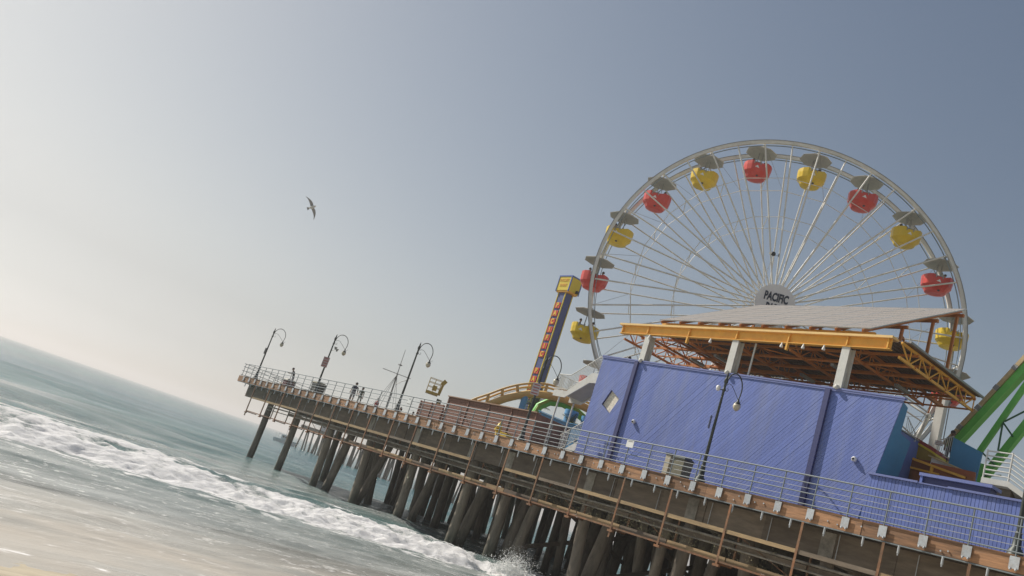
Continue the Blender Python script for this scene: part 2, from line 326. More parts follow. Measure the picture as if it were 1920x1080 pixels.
def sea_material():
    m = bpy.data.materials.new('sea_water'); m.use_nodes = True; t = m.node_tree; L = t.links; N = t.nodes; b = N['Principled BSDF']
    geo = N.new('ShaderNodeNewGeometry'); fo = N.new('ShaderNodeAttribute'); fo.attribute_name = 'foam'; mu = N.new('ShaderNodeAttribute'); mu.attribute_name = 'murk'
    def noise(scale, st, detail=5, rough=0.6):
        mp = N.new('ShaderNodeMapping'); mp.inputs['Scale'].default_value = st; L.new(geo.outputs['Position'], mp.inputs['Vector'])
        n = N.new('ShaderNodeTexNoise'); n.inputs['Scale'].default_value = scale; n.inputs['Detail'].default_value = detail; n.inputs['Roughness'].default_value = rough
        L.new(mp.outputs[0], n.inputs['Vector']); return n.outputs['Fac']
    def mixc(f, a, c):
        x = N.new('ShaderNodeMix'); x.data_type = 'RGBA'
        for s_i, v in (('Factor', f), ('A', a), ('B', c)):
            if hasattr(v, 'links'): L.new(v, x.inputs[s_i])
            else: x.inputs[s_i].default_value = v
        return x.outputs['Result']
    def rng_(v, a, c, lo=0.0, hi=1.0):
        x = N.new('ShaderNodeMapRange'); x.inputs['From Min'].default_value = a; x.inputs['From Max'].default_value = c; x.inputs['To Min'].default_value = lo; x.inputs['To Max'].default_value = hi
        L.new(v, x.inputs['Value']); return x.outputs[0]
    sep = N.new('ShaderNodeSeparateXYZ'); L.new(geo.outputs['Position'], sep.inputs[0])
    deep = mixc(rng_(noise(0.09, (0.35, 2, 1), 7, 0.7), 0.38, 0.62), (0.012, 0.085, 0.115, 1), (0.06, 0.20, 0.215, 1))
    off = mixc(rng_(sep.outputs['Y'], 45, 130), (0.075, 0.185, 0.180, 1), deep)
    shal = mixc(rng_(sep.outputs['Y'], 24, 42), (0.175, 0.185, 0.165, 1), off)
    mk = N.new('ShaderNodeAttribute'); mk.attribute_name = 'milk_sheen'
    shal2 = mixc(mk.outputs['Fac'], shal, (0.50, 0.52, 0.49, 1))
    body = mixc(mu.outputs['Fac'], shal2, (0.49, 0.435, 0.36, 1))
    # foam: broken up by fine noise
    fn = noise(6.0, (0.8, 1.5, 1), 9, 0.78)
    ad = N.new('ShaderNodeMath'); ad.operation = 'ADD'; L.new(fo.outputs['Fac'], ad.inputs[0]); L.new(rng_(fn, 0.2, 0.8, -0.5, 0.5), ad.inputs[1])
    ff = rng_(ad.outputs[0], 0.30, 0.74)
    fcol = mixc(rng_(noise(9.0, (1, 1.3, 1), 6, 0.7), 0.35, 0.6), (0.80, 0.79, 0.77, 1), (0.93, 0.92, 0.90, 1))
    col = mixc(ff, body, fcol)
    L.new(col, b.inputs['Base Color'])
    L.new(rng_(ff, 0.4, 1, 0, 0.85), b.inputs['Subsurface Weight']); b.inputs['Subsurface Radius'].default_value = (1, 1, 0.97); b.inputs['Subsurface Scale'].default_value = 0.16
    ro = N.new('ShaderNodeMath'); ro.operation = 'MULTIPLY_ADD'; L.new(mu.outputs['Fac'], ro.inputs[0]); ro.inputs[1].default_value = 0.22; L.new(rng_(ff, 0, 1, 0.16, 0.85), ro.inputs[2]); L.new(ro.outputs[0], b.inputs['Roughness'])
    b.inputs['IOR'].default_value = 1.33
    L.new(rng_(ff, 0, 1, 0.5, 0.1), b.inputs['Specular IOR Level'])
    # ripples
    n1 = noise(1.1, (0.40, 1.6, 1), 6, 0.65); n2 = noise(6.5, (0.45, 1.5, 1), 5, 0.65); n3 = noise(0.22, (0.4, 1.7, 1), 5, 0.6)
    a1 = N.new('ShaderNodeMath'); a1.operation = 'MULTIPLY_ADD'; L.new(n2, a1.inputs[0]); a1.inputs[1].default_value = 0.34; L.new(n1, a1.inputs[2])
    a2 = N.new('ShaderNodeMath'); a2.operation = 'MULTIPLY_ADD'; L.new(n3, a2.inputs[0]); a2.inputs[1].default_value = 2.6; L.new(a1.outputs[0], a2.inputs[2])
    a3 = N.new('ShaderNodeMath'); a3.operation = 'MULTIPLY_ADD'; L.new(fn, a3.inputs[0]); L.new(rng_(ff, 0, 1, 0, 1.3), a3.inputs[1]); L.new(a2.outputs[0], a3.inputs[2])
    bp = N.new('ShaderNodeBump'); bp.inputs['Distance'].default_value = 0.32
    st = N.new('ShaderNodeMath'); st.operation = 'MAXIMUM'; L.new(rng_(sep.outputs['Y'], 16, 60, 0.24, 1.0), st.inputs[0]); st.inputs[1].default_value = 0.08
    L.new(st.outputs[0], bp.inputs['Strength']); L.new(a3.outputs[0], bp.inputs['Height']); L.new(bp.outputs[0], b.inputs['Normal'])
    return m
sea.data.materials.append(sea_material())

# beach: wet and dry sand dipping under the sea, reaching back behind the camera
bx = graded(-2, 12, 0.12, -300, 400, 1.12); by = graded(8.5, 14.0, 0.07, -250, 60, 1.10)
BX, BY = np.meshgrid(bx, by, indexing='ij')
BZ = 0.592+(13.0-BY)*0.085; BZ = np.where(BY < 5, np.minimum(BZ, 1.25+(5-BY)*0.012), BZ)
BZ = np.maximum(BZ, -3.0)
BZ += (fbm(BX*0.9, BY*1.3, 4)-0.5)*0.02*sstep(20, 12, BY)+(fbm(BX*5, BY*5, 3)-0.5)*0.022*sstep(13.4, 12.2, BY)
me = bpy.data.meshes.new('beach'); n0, n1_ = BX.shape
idx = np.arange(n0*n1_).reshape(n0, n1_); quads = np.stack([idx[:-1, :-1], idx[1:, :-1], idx[1:, 1:], idx[:-1, 1:]], -1).reshape(-1, 4)
me.from_pydata(np.stack([BX, BY, BZ], -1).reshape(-1, 3).tolist(), [], quads.tolist()); me.polygons.foreach_set('use_smooth', [True]*len(quads))
beach = bpy.data.objects.new('beach', me); COL.objects.link(beach); beach['kind'] = 'structure'
me.materials.append(mat('sand', (0.47, 0.41, 0.30), 0.9, 0, 0.14, 1.6, 0.5, dirt=(0.25, 0.20, 0.12), dirt_amt=0.5, stretch=(0.5, 2.2, 1)))

# ================================================================== PIER
PX = 30.0                                   # outer face of the pier
pier = root('pier', (30, 45, 0), 'long timber pier on dark piles running out over the surf', 'pier')
ob('deck', G().box((PX+0.16, -12.0, 6.58), (74, 81.6, 6.88)), DARKWOOD, pier)
y = 81.8; proto = None
while y > -11.0:                                # fascia boards along the side
    Lb = 3.6
    if proto is None:
        proto = ob('fascia_board', G().box((0, -Lb+0.012, 6.34), (0.15, 0, 6.90)), FASCIA, pier, local=True)
        o = proto
    else: o = inst(proto, pier)
    o.location = Vector((PX+random.uniform(-0.012, 0.012), y, random.uniform(-0.012, 0.012)))-pier.location; y -= Lb
x = PX+0.17; proto = None
while x < 73:
    if proto is None: proto = ob('fascia_board', G().box((0, 0, 6.34), (3.588, 0.15, 6.90)), FASCIA, pier, local=True); o = proto
    else: o = inst(proto, pier)
    o.location = Vector((x, 81.62, 0))-pier.location; x += 3.6
ob('ledger_strip', G().box((PX-0.03, -12, 6.285), (PX+0.10, 81.6, 6.325)), STEEL, pier)
# stringer boards hanging below the deck edge
y = 80.9; k = 0
while y > -11:
    Lb = random.uniform(2.6, 3.4)
    ob('stringer_board', G().box((PX+0.92+random.uniform(-.03, .03), y-Lb+0.02, 5.22+random.uniform(-.06, .06)), (PX+1.05, y, 6.30)), DARKWOOD, pier); y -= Lb
for xx in (34, 38, 42, 47, 52, 58, 64):
    ob('stringer_beam', G().box((xx, -11.5, 5.6), (xx+0.3, 80.6, 6.56)), DARKWOOD, pier)
ob('end_beam', G().box((PX+1.1, 80.3, 5.45), (73, 80.65, 6.32)), DARKWOOD, pier)
bents = [75.1, 68.4, 61.9, 55.4, 49.0, 42.6, 38.8, 32.1, 25.4, 18.7, 12.0, 5.3, -1.4, -8.1]
pile_me = []
for r_ in (0.25, 0.29, 0.33):
    g = G(); nseg = 7; pts = []; rr = []
    for i in range(nseg+1):
        t = i/nseg; pts.append((0.03*math.sin(t*5+r_*40), 0.03*math.cos(t*4+r_*30), -2.2+t*7.45)); rr.append(r_*(1.1-0.12*t)*(1+0.04*math.sin(t*17+r_*90)))
    g.path(pts, rr, 10); pile_me.append(g)
piles_proto = {}
def pile(x, y, k, lean=0.0, leany=0.0):
    """one round timber pile, head at z 5.25 under its cap"""
    if k not in piles_proto: o = ob('pile', pile_me[k], PILEM, pier, local=True); piles_proto[k] = o
    else: o = inst(piles_proto[k], pier)
    top = Vector((x, y, 5.25)); q = Vector((lean, leany, 1)).normalized()
    o.rotation_mode = 'QUATERNION'; o.rotation_quaternion = Vector((0, 0, 1)).rotation_difference(q)
    o.location = top-q*5.25-pier.location
for bi, by_ in enumerate(bents):
    ob('pile_cap', G().box((PX+0.86, by_-0.30, 5.16), (72, by_+0.30, 6.24)), CONC, pier)
    rows = [31.35, 33.1, 35.9, 39.2, 42.6, 46.1, 49.8, 53.6, 57.5, 61.5, 65.6, 69.8]
    if bi < 2: rows = rows[:1]+rows[3:]
    for j, xx in enumerate(rows):
        lean = 0.0
        if bi >= 2 and j == 1: lean = 0.20
        elif bi >= 2 and j % 3 == 2: lean = -0.12
        pile(xx+random.uniform(-.25, .25)*(j > 0), by_+random.uniform(-.2, .2), 1 if j == 0 else random.randrange(3), lean+random.uniform(-.02, .02), random.uniform(-.03, .03)+(0.10 if (j+bi) % 4 == 3 else 0))
    if bi >= 5:      # extra piles between the nearer bents
        for j in range(6): pile(32.2+j*3.6+random.uniform(-.6, .6), by_-random.uniform(1.6, 4.6), random.randrange(3), random.uniform(-.16, .16), random.uniform(-.12, .12))
for bi, by_ in enumerate(bents):
    if bi > 5:
        ob('cross_brace', G().bar((33.2, by_+0.34, 5.2), (46, by_+0.34, 1.2), 0.08, 0.24), DARKWOOD, pier)
        ob('cross_brace', G().bar((33.2, by_-0.34, 1.4), (46, by_-0.34, 5.2), 0.08, 0.24), DARKWOOD, pier)
# anchor bolts hanging below the fascia, between the rail posts
SP = 1.455; posts = [80.2-SP*i for i in range(63)]
bolt = ob('anchor_bolt', G().tube((0, 0, -0.27), (0, 0, 0), 0.042, n=8).tube((0, 0, -0.34), (0, 0, -0.27), 0.026, n=6), PLATE, pier, local=True)
for i, py_ in enumerate(posts):
    o = bolt if i == 0 else inst(bolt, pier)
    o.location = Vector((PX+0.0, py_-SP*0.5+random.uniform(-.08, .08), 6.30))-pier.location
bh = ob('bolt_head', G().tube((-0.03, 0, 0), (0, 0, 0), 0.03, n=6), PLATE, pier, local=True); nb = 0
for py_ in posts:
    for q in range(random.choice((0, 1, 2, 3))):
        o = bh if nb == 0 else inst(bh, pier); nb += 1
        o.location = Vector((PX-0.012, py_-random.uniform(.25, 1.2), random.uniform(6.45, 6.7)))-pier.location
# drips of light tie rods behind the frame
for py_ in np.arange(14, 78, 3.05):
    ob('tie_rod', G().tube((PX+0.85, py_+1.2, 5.25), (PX+0.85, py_+1.2, 6.25), 0.018, n=5), PLATE, pier)

# ---- hanging inspection walkway under the edge
cw = root('inspection_walkway', (29.95, 45, 3.8), 'rusty steel walkway frame slung under the edge of the pier', 'walkway')
hy = [76.6, 73.2, 69.9, 66.3, 63.1, 60.0, 57.0, 54.2, 51.0, 48.0, 44.8, 41.2, 38.0, 35.0, 31.95, 28.9, 25.95, 22.7, 19.3, 16.05, 13.1, 9.9, 6.7, 3.5, 0.3, -2.9, -6.1]
for i, h_ in enumerate(hy):
    g = G(); low = 3.78 if i % 3 else 3.45
    g.box((PX-0.09, h_-0.05, low), (PX-0.075, h_+0.05, 6.28)); g.box((PX-0.075, h_+0.036, low), (PX+0.02, h_+0.05, 6.28))
    ob('hanger', g, RUST, cw)
    ob('cross_angle', G().box((PX-0.07, h_-0.04, 3.80), (PX+1.0, h_+0.03, 3.87)), RUST, cw)
    if i: ob('hanger', G().box((PX+0.93, h_-0.04, 3.8), (PX+1.0, h_+0.03, 5.2)), RUST, cw)
    ob('clamp', G().box((PX-0.12, h_-0.16, 3.70), (PX+0.02, h_+0.16, 3.80)), RUST, cw)
for i in range(len(hy)-1):
    a, b_ = hy[i], hy[i+1]
    if i != 11: ob('guard_plank', G().box((PX-0.06, b_+0.07, 5.08+random.uniform(-.015, .015)), (PX-0.015, a-0.07, 5.24)), TANWOOD if i % 5 != 3 else DARKWOOD, cw)
    ob('floor_angle', G().box((PX-0.065, b_, 3.875), (PX+0.0, a, 3.955)), RUST, cw)
    if random.random() < 0.75: ob('walk_plank', G().box((PX+0.1, b_+0.02, 3.885), (PX+0.42, a-0.02, 3.93)), DARKWOOD, cw)
for i in range(2, len(hy)-1):
    a, b_ = hy[i], hy[i+1]
    ob('inner_plank', G().box((PX+0.88, b_+0.05, 4.62+random.uniform(-.05, .05)), (PX+0.92, a-0.05, 4.80)), DARKWOOD, cw)
    if i > 5: ob('toe_board', G().box((PX+0.45, b_+0.03, 3.96+random.uniform(-.02, .02)), (PX+0.49, a-0.03, 4.16)), TANWOOD if i % 3 else DARKWOOD, cw)
    if i % 2: ob('sway_rod', G().tube((PX+0.86, a, 5.2), (PX+0.86, b_, 3.95), 0.022, n=5), RUST, cw)
# wind-blown debris and growth caught in the netting behind the frame
g = G(); rr_ = random.Random(5)
for i in range(5200):
    yy = rr_.choice((rr_.gauss(25.5, 3.2), rr_.gauss(33, 4.0), rr_.uniform(13, 74))); zz = 3.95+1.1*rr_.random()**1.4
    if not 10 < yy < 75: continue
    s0 = rr_.uniform(0.006, 0.022); c = Vector((PX+0.62+rr_.uniform(-.05, .05), yy, zz))
    p = [c+Vector((rr_.uniform(-1, 1), rr_.uniform(-1, 1), rr_.uniform(-1, 1)))*s0*1.6 for _ in range(4)]
    g.add(p, [(0, 1, 2), (0, 2, 3), (0, 3, 1), (1, 3, 2)])
ob('caught_debris', g, mat('debris', (0.30, 0.28, 0.17), 0.9, 0, 0.5, 9), cw, kind='stuff')
for nm, zz, r_, lab in (('upper', 4.86, 0.055, 'thicker upper water pipe strapped behind the rusty walkway frame'), ('lower', 4.58, 0.036, 'thinner lower pipe running behind the rusty walkway frame')):
    g = G(); yy = 74.0; pts = []
    while yy > 8: pts.append((PX+0.72, yy, zz+random.uniform(-.02, .02))); yy -= 3.0
    tag(ob('water_pipe', g.path(pts, r_, 8), CONC), lab, 'pipe')

# ---- railing
rail = root('pier_railing', (29.93, 45, 6.4), 'galvanised steel railing with bolted posts along the pier edge', 'railing')
gp = G().tube((0, 0, 6.5), (0, 0, 8.09), 0.027, n=8)
gpl = G().box((-0.045, -0.15, 6.45), (-0.03, 0.15, 6.84)).box((-0.03, -0.05, 6.48), (0.02, 0.05, 6.80))
gb = G().tube((-0.06, -0.085, 6.475), (-0.045, -0.085, 6.475), 0.028, n=6).path([(-0.055, -0.085, 6.46), (-0.075, -0.085, 6.40)], 0.034, 6)
gb2 = G().tube((-0.06, 0.085, 6.475), (-0.045, 0.085, 6.475), 0.028, n=6).path([(-0.055, 0.085, 6.46), (-0.075, 0.085, 6.40)], 0.034, 6)
pr = pl = bl_ = None
for i, py_ in enumerate(posts):
    loc = Vector((PX-0.05, py_, 0))
    if pr is None:
        ORG_keep = rail.location.copy()
        pr = ob('post', gp, STEEL, rail, local=True); pl = ob('base_plate', gpl, PLATE, pr, local=True); bl_ = ob('plate_bolt', gb, PLATE, pr, local=True); bl2 = ob('plate_bolt', gb2, PLATE, pr, local=True); o = pr
    else:
        o = inst(pr, rail); inst(pl, o); inst(bl_, o); inst(bl2, o)
    o.location = loc-rail.location
for zz, r_ in ((8.09, 0.032), (7.80, 0.024), (7.40, 0.024), (6.97, 0.024)):
    ob('rail', G().tube((PX-0.06, 80.3, zz), (PX-0.06, -10.2, zz), r_, n=8), STEEL, rail)
for zz in (7.60, 7.19):
    ob('thin_rail', G().tube((PX-0.02, 80.3, zz), (PX-0.02, -10.2, zz), 0.010, n=6), PLATE, rail)
erail = root('end_railing', (30.0, 81.5, 6.9), 'steel railing across the seaward end of the pier', 'railing')
for i in range(22): ob('post', G().tube((30.1+i*1.8, 81.45, 6.88), (30.1+i*1.8, 81.45, 8.09), 0.027, n=6), STEEL, erail)
for zz in (8.09, 7.80, 7.40, 7.0): ob('rail', G().tube((29.95, 81.45, zz), (68.1, 81.45, zz), 0.027, n=6), STEEL, erail)
# sloping handrail of the ramp near the end
ramp_ = root('ramp_handrail', (33, 76, 6.9), 'dark sloping handrail of a ramp near the pier end', 'handrail')
for j, off_ in enumerate((0, 0.35)):
    ob('rail', G().tube((32.2, 80.2, 7.95-off_), (32.8, 72.5, 7.25-off_*0.8), 0.028, n=6), BLACKMET, ramp_)
for yy in (79.0, 76.5, 74.0): ob('post', G().tube((32.3, yy, 6.88), (32.3, yy, 7.85-(80.2-yy)*0.09), 0.025, n=6), BLACKMET, ramp_)

# ---- street lamps
lamp = root('pier_lamp', (31.3, 81.0, 6.88), 'tall black crook-necked lamp at the far end of the pier', 'lamp', 'crook-necked lamps along the pier rail')
ob('base', G().lathe((0, 0, 0), [(0.33, 0), (0.33, 0.08), (0.26, 0.14), (0.24, 0.30), (0.15, 0.42), (0.13, 0.70), (0.10, 0.85), (0.115, 0.9), (0.09, 0.95)], 12), BLACKMET, lamp, local=True)
ob('pole', G().lathe((0, 0, 0.95), [(0.085, 0), (0.055, 3.55), (0.085, 3.6), (0.085, 3.66), (0.06, 3.7), (0.06, 3.95), (0.1, 4.0), (0.1, 4.1)], 10), BLACKMET, lamp, local=True)
ob('finial', G().lathe((0, 0, 5.05), [(0.09, 0), (0.1, 0.06), (0.05, 0.12), (0.06, 0.18), (0.012, 0.4)], 8), BLACKMET, lamp, local=True)
arc = [(0.07+0.60*(1-math.cos(a)), 0, 4.90+0.68*math.sin(a)*1.02+0.0*a) for a in np.linspace(0.0, math.pi*0.98, 18)] + [(1.25, 0, 4.72), (1.20, 0, 4.50)]
ob('crook_arm', G().path(arc, 0.03, 8), BLACKMET, lamp, local=True)
sc_ = [(0.14+0.17*math.cos(a)*(1-a/9), 0, 4.72-0.17*math.sin(a)*(1-a/9)) for a in np.linspace(2.6, -3.2, 14)][::-1]
brace = [(1.22, 0, 4.45), (0.75, 0, 4.80), (0.45, 0, 4.98), (0.25, 0, 4.98), (0.1, 0, 4.85)]
ob('scroll_brace', G().path(brace, 0.014, 6).path([(0.22+0.15*math.cos(a)*(1-0.07*i), 0, 4.70+0.15*math.sin(a)*(1-0.07*i)) for i, a in enumerate(np.linspace(2.9, 7.6, 12))], 0.014, 6).path([(1.22, 0, 4.45), (1.36, 0, 4.42), (1.42, 0, 4.5), (1.40, 0, 4.57)], 0.012, 6), BLACKMET, lamp, local=True)
ob('lamp_hood', G().lathe((1.2, 0, 4.28), [(0.16, 0), (0.15, 0.05), (0.06, 0.12), (0.05, 0.24), (0.03, 0.26)], 12), BLACKMET, lamp, local=True)
ob('globe', G().lathe((1.2, 0, 3.94), [(0.02, 0), (0.09, 0.03), (0.16, 0.12), (0.185, 0.22), (0.17, 0.31), (0.13, 0.35)], 14), GLOBE, lamp, local=True)
LAMPS = [lamp]
for yy, lab in ((67.3, 'tall black crook-necked lamp second from the pier end, dark bin beside it'), (53.5, 'tall black crook-necked lamp standing by the rigged flag mast'), (39.0, 'black crook-necked lamp in front of the tall blue sign tower'),
                (25.75, 'black crook-necked lamp in front of the big blue wall'), (12.38, 'nearest black lamp beside the low ribbed blue wall')):
    LAMPS.append(dup(lamp, (31.3, yy, 6.88), 0, lab))
# ---- notices and small things on the lamps and rail
def notice(loc, w, h, label, m=SIGNPINK, lines=4, ink=SIGNRED, normal=(-1, 0, 0)):
    t = root('notice_sign', loc, label, 'sign')
    n = Vector(normal).normalized(); s = Vector((0, 0, 1)).cross(n).normalized(); c = Vector(loc)
    ob('panel', G().bar(c-s*w/2, c+s*w/2, 0.015, h), m, t)
    for i in range(lines):
        z = h*0.36-i*h*0.72/max(lines-1, 1); ww = w*(0.40 if i % 2 else 0.33)
        ob('text_line', G().bar(c+n*0.012-s*ww+Vector((0, 0, z)), c+n*0.012+s*ww+Vector((0, 0, z)), 0.006, h*0.09), ink, t)
    return t
notice((31.20, 67.3, 9.75), 0.62, 0.9, 'faded red and white notice on the lamp by the dark bin', normal=(-1, -0.55, 0))
notice((31.20, 39.0, 10.15), 0.5, 0.72, 'pale lettered notice on the lamp before the sign tower', m=mat('sign_lilac', (0.5, 0.45, 0.47), 0.6), normal=(-1, -0.6, 0))
notice((31.20, 81.0, 9.9), 0.30, 0.6, 'narrow grey notice on the farthest lamp of the pier', m=GREYM, lines=2, normal=(-0.5, 1, 0))
notice((31.22, 25.98, 9.85), 0.26, 0.62, 'plain grey metal box sign on the lamp before the blue wall', m=GREYM, lines=1, ink=STEEL, normal=(-0.4, 1, 0))
notice((29.80, 29.1, 7.88), 0.46, 0.34, 'blank white notice on the rail near the khaki bin', m=SIGNW, lines=1, ink=GREYM)
notice((29.80, 49.75, 7.72), 0.42, 0.46, 'white notice on the rail in front of the brown enclosure', m=SIGNW, lines=2, ink=GREYM)
# camera and loudspeaker on lamps
cctv = root('loudspeaker', (31.3, 67.0, 10.9), 'pair of small grey loudspeakers clamped to the lamp by the bin', 'loudspeaker')
for dy_, dz_ in ((-0.35, 0.15), (-0.75, 0.0)): ob('horn', G().lathe((31.45, 67.3+dy_, 10.85+dz_), [(0.06, 0), (0.08, 0.1), (0.15, 0.22)], 10), GREYM, cctv)
ob('bracket', G().tube((31.3, 67.3, 10.85), (31.45, 66.5, 10.9), 0.02), GREYM, cctv)
fl = root('flood_light', (31.12, 25.9, 11.45), 'small white flood light clamped near the top of a lamp post', 'light')
ob('housing', G().lathe((31.12, 25.95, 11.35), [(0.05, 0), (0.10, 0.06), (0.11, 0.2), (0.05, 0.26)], 10), SIGNW, fl); ob('bracket', G().tube((31.12, 25.95, 11.45), (31.3, 25.75, 11.45), 0.02), BLACKMET, fl)
# bins
def bin_(loc, label, m, w=0.62, h=1.05):
    t = root('litter_bin', loc, label, 'bin'); x, y, z = loc
    ob('body', G().lathe((x, y, z), [(w*0.58, 0), (w*0.62, 0.05), (w*0.68, h*0.9), (w*0.70, h*0.92)], 4, False, math.pi/4), m, t)
    ob('lid', G().lathe((x, y, z+h*0.92), [(w*0.74, 0), (w*0.74, 0.06), (w*0.5, 0.18)], 4, False, math.pi/4), BLACKMET if m is KHAKI else KHAKI, t)
    return t
bin_((31.9, 68.3, 6.88), 'dark bin at the foot of the second lamp', BLACKMET, 0.95, 1.1)
bin_((31.7, 27.3, 6.88), 'khaki bin in front of the blue wall', KHAKI, 0.72, 1.1)
bin_((31.8, 74.2, 6.88), 'low maroon tub near the leaning man', mat('maroon_plastic', (0.10, 0.03, 0.04), 0.6), 0.9, 0.75)
bl = root('bench', (32.4, 76.0, 6.88), 'pale bench behind the rail near the pier end', 'bench')
ob('seat', G().box((32.2, 75.2, 7.3), (32.7, 77.2, 7.36)), CREAMT, bl); ob('backrest', G().box((32.68, 75.2, 7.45), (32.74, 77.2, 7.85)), CREAMT, bl)
for yy in (75.4, 77.0): ob('leg', G().box((32.25, yy-.05, 6.88), (32.65, yy+.05, 7.3)), GREYM, bl)
ub = root('utility_cabinet', (31.6, 28.1, 6.88), 'slim cream utility post beside the khaki bin', 'cabinet')
ob('body', G().box((31.5, 27.95, 6.88), (31.75, 28.25, 8.0)), mat('cream_paint', (0.50, 0.45, 0.34), 0.6), ub); ob('cap', G().box((31.47, 27.92, 8.003), (31.78, 28.28, 8.10)), BLACKMET, ub)
hy_ = root('fire_hydrant', (31.5, 41.6, 6.88), 'yellow fire hydrant standing behind the rail', 'hydrant')
YSAFE = mat('hydrant_yellow', (0.72, 0.50, 0.02), 0.5)
ob('barrel', G().lathe((31.5, 41.6, 6.88), [(0.2, 0), (0.2, 0.06), (0.13, 0.1), (0.13, 0.62), (0.19, 0.65), (0.19, 0.72), (0.14, 0.78), (0.11, 0.9), (0.04, 0.96), (0.04, 1.03)], 12), YSAFE, hy_)
for d in ((0, -0.28, 0), (-0.26, 0, 0), (0, 0.28, 0)): ob('outlet', G().tube((31.5, 41.6, 7.38), (31.5+d[0], 41.6+d[1], 7.38), 0.09, n=10), YSAFE, hy_)
vb = root('valve_box', (31.5, 40.75, 6.88), 'low yellow box beside the hydrant', 'box')
ob('body', G().box((31.3, 40.45, 6.88), (31.7, 41.05, 7.22)), YSAFE, vb); ob('lid', G().box((31.28, 40.43, 7.223), (31.72, 41.07, 7.27)), YSAFE, vb)

# ================================================================== BLUE BUILDING
def clip(poly, a, b, c):         # keep a*y+b*z+c >= 0
    out = []
    for i in range(len(poly)):
        p, q = poly[i], poly[(i+1) % len(poly)]; dp = a*p[0]+b*p[1]+c; dq = a*q[0]+b*q[1]+c
        if dp >= 0: out.append(p)
        if dp*dq < 0: t = dp/(dp-dq); out.append((p[0]+t*(q[0]-p[0]), p[1]+t*(q[1]-p[1])))
    return out
def area(p): return abs(sum(p[i][0]*p[(i+1) % len(p)][1]-p[(i+1) % len(p)][0]*p[i][1] for i in range(len(p)))/2) if len(p) > 2 else 0
def subtract(P, D):              # convex polygon minus convex polygon, both as (y, z)
    out = []; s = sum(D[i][0]*D[(i+1) % 4][1]-D[(i+1) % 4][0]*D[i][1] for i in range(4))
    for i in range(4):
        (y0, z0), (y1, z1) = D[i], D[(i+1) % 4]; a, b = -(z1-z0), (y1-y0)
        if s < 0: a, b = -a, -b
        c = -(a*y0+b*z0); o = clip(P, -a, -b, -c)
        if area(o) > 1e-4: out.append(o)
        P = clip(P, a, b, c)
        if area(P) < 1e-5: break
    return out
WALL = [(37.29, 6.90), (19.62, 6.90), (18.67, 12.71), (37.29, 13.35)]
DIA = [(35.84, 11.40), (35.02, 10.93), (35.46, 10.00), (36.28, 10.49)]
bld = root('blue_building', (34, 28, 6.88), 'big blue building with diagonal board siding and a diamond window', 'building')
gd = Vector((-1.21, 1.33)).normalized(); nd = (-gd.y, gd.x)      # board direction and its normal in (y, z)
proj_ = [nd[0]*y+nd[1]*z for y, z in WALL]; lo, hi = min(proj_), max(proj_); W = 0.155; k = 0
while lo+k*W < hi:
    a0_ = lo+k*W+0.005; a1_ = lo+(k+1)*W-0.005
    P = clip(clip(WALL, nd[0], nd[1], -a0_), -nd[0], -nd[1], a1_); k += 1
    if area(P) < 1e-3: continue
    pieces = subtract(P, DIA); g = G(); dx = random.uniform(0, 0.006)
    for q in pieces: g.prism([(34.0+dx, y, z) for y, z in q], (0.055, 0, 0))
    if pieces: ob('siding_board', g, BLUEP, bld)
ob('wall_core', G().box((34.42, 20.0, 6.90), (41.2, 37.25, 12.0)), BLUEP, bld)
ob('side_wall', G().box((34.06, 37.18, 6.90), (34.415, 37.27, 13.25)), BLUEP, bld)
ob('parapet_back', G().hexa([(34.1, 37.15, 11.9), (34.2, 37.15, 11.9), (34.2, 18.9, 11.9), (34.1, 18.9, 11.9), (34.1, 37.15, 13.3), (34.2, 37.15, 13.3), (34.2, 18.9, 12.68), (34.1, 18.9, 12.68)]), BLUETRIM, bld)
ob('top_cap', G().bar((34.06, 37.34, 13.39), (34.06, 18.60, 12.745), 0.24, 0.07), BLUETRIM, bld)
ob('top_cap_lip', G().bar((33.975, 37.34, 13.31), (33.975, 18.62, 12.67), 0.03, 0.09), BLUETRIM, bld)
for yy, zt in ((34.4, 13.2), (22.18, 12.79)): ob('corner_batten', G().box((33.86, yy-0.13, 6.9), (34.0, yy+0.13, zt)), NAVY, bld)
win = ob('diamond_window', G().prism([(34.13, y, z) for y, z in DIA], (0.06, 0, 0)), mat('weathered_cream', (0.80, 0.74, 0.62), 0.8, 0, 0.3, 7, dirt=(0.58, 0.52, 0.42), dirt_amt=0.7, stretch=(1, 1, 2)), bld)
g = G()
for i in range(4):
    (y0, z0), (y1, z1) = DIA[i], DIA[(i+1) % 4]; c = (sum(p[0] for p in DIA)/4, sum(p[1] for p in DIA)/4); e = 1.05
    y2, z2, y3, z3 = c[0]+(y0-c[0])*e, c[1]+(z0-c[1])*e, c[0]+(y1-c[0])*e, c[1]+(z1-c[1])*e
    g.hexa([(34.06, y0, z0), (34.06, y1, z1), (34.06, y3, z3), (34.06, y2, z2), (34.125, y0, z0), (34.125, y1, z1), (34.125, y3, z3), (34.125, y2, z2)])
ob('reveal', g, NAVY, win)
yz = lambda z: 18.70+(12.71-z)*0.162
ob('end_wall', G().prism([(x, yz(z), z) for x, z in ((34.06, 6.9), (34.06, 12.62), (34.58, 12.50), (34.76, 11.40), (35.75, 11.30), (35.88, 6.9))], (0, 0.12, 0)), TEAL, bld)
for yy, zz in ((33.35, 9.76), (20.22, 9.80)):
    lt = ob('wall_light', G().lathe((33.93, yy, zz-0.10), [(0.05, 0), (0.11, 0.03), (0.12, 0.15), (0.06, 0.21)], 10), SIGNW, bld)
    ob('lens', G().sphere((33.84, yy, zz), 0.06), BLACKP, lt); ob('arm', G().tube((33.93, yy, zz), (34.0, yy, zz), 0.04), GREYM, lt)
ob('terrace_floor', G().box((34.42, 19.95, 12.003), (41.25, 37.2, 12.06)), GREYM, bld)

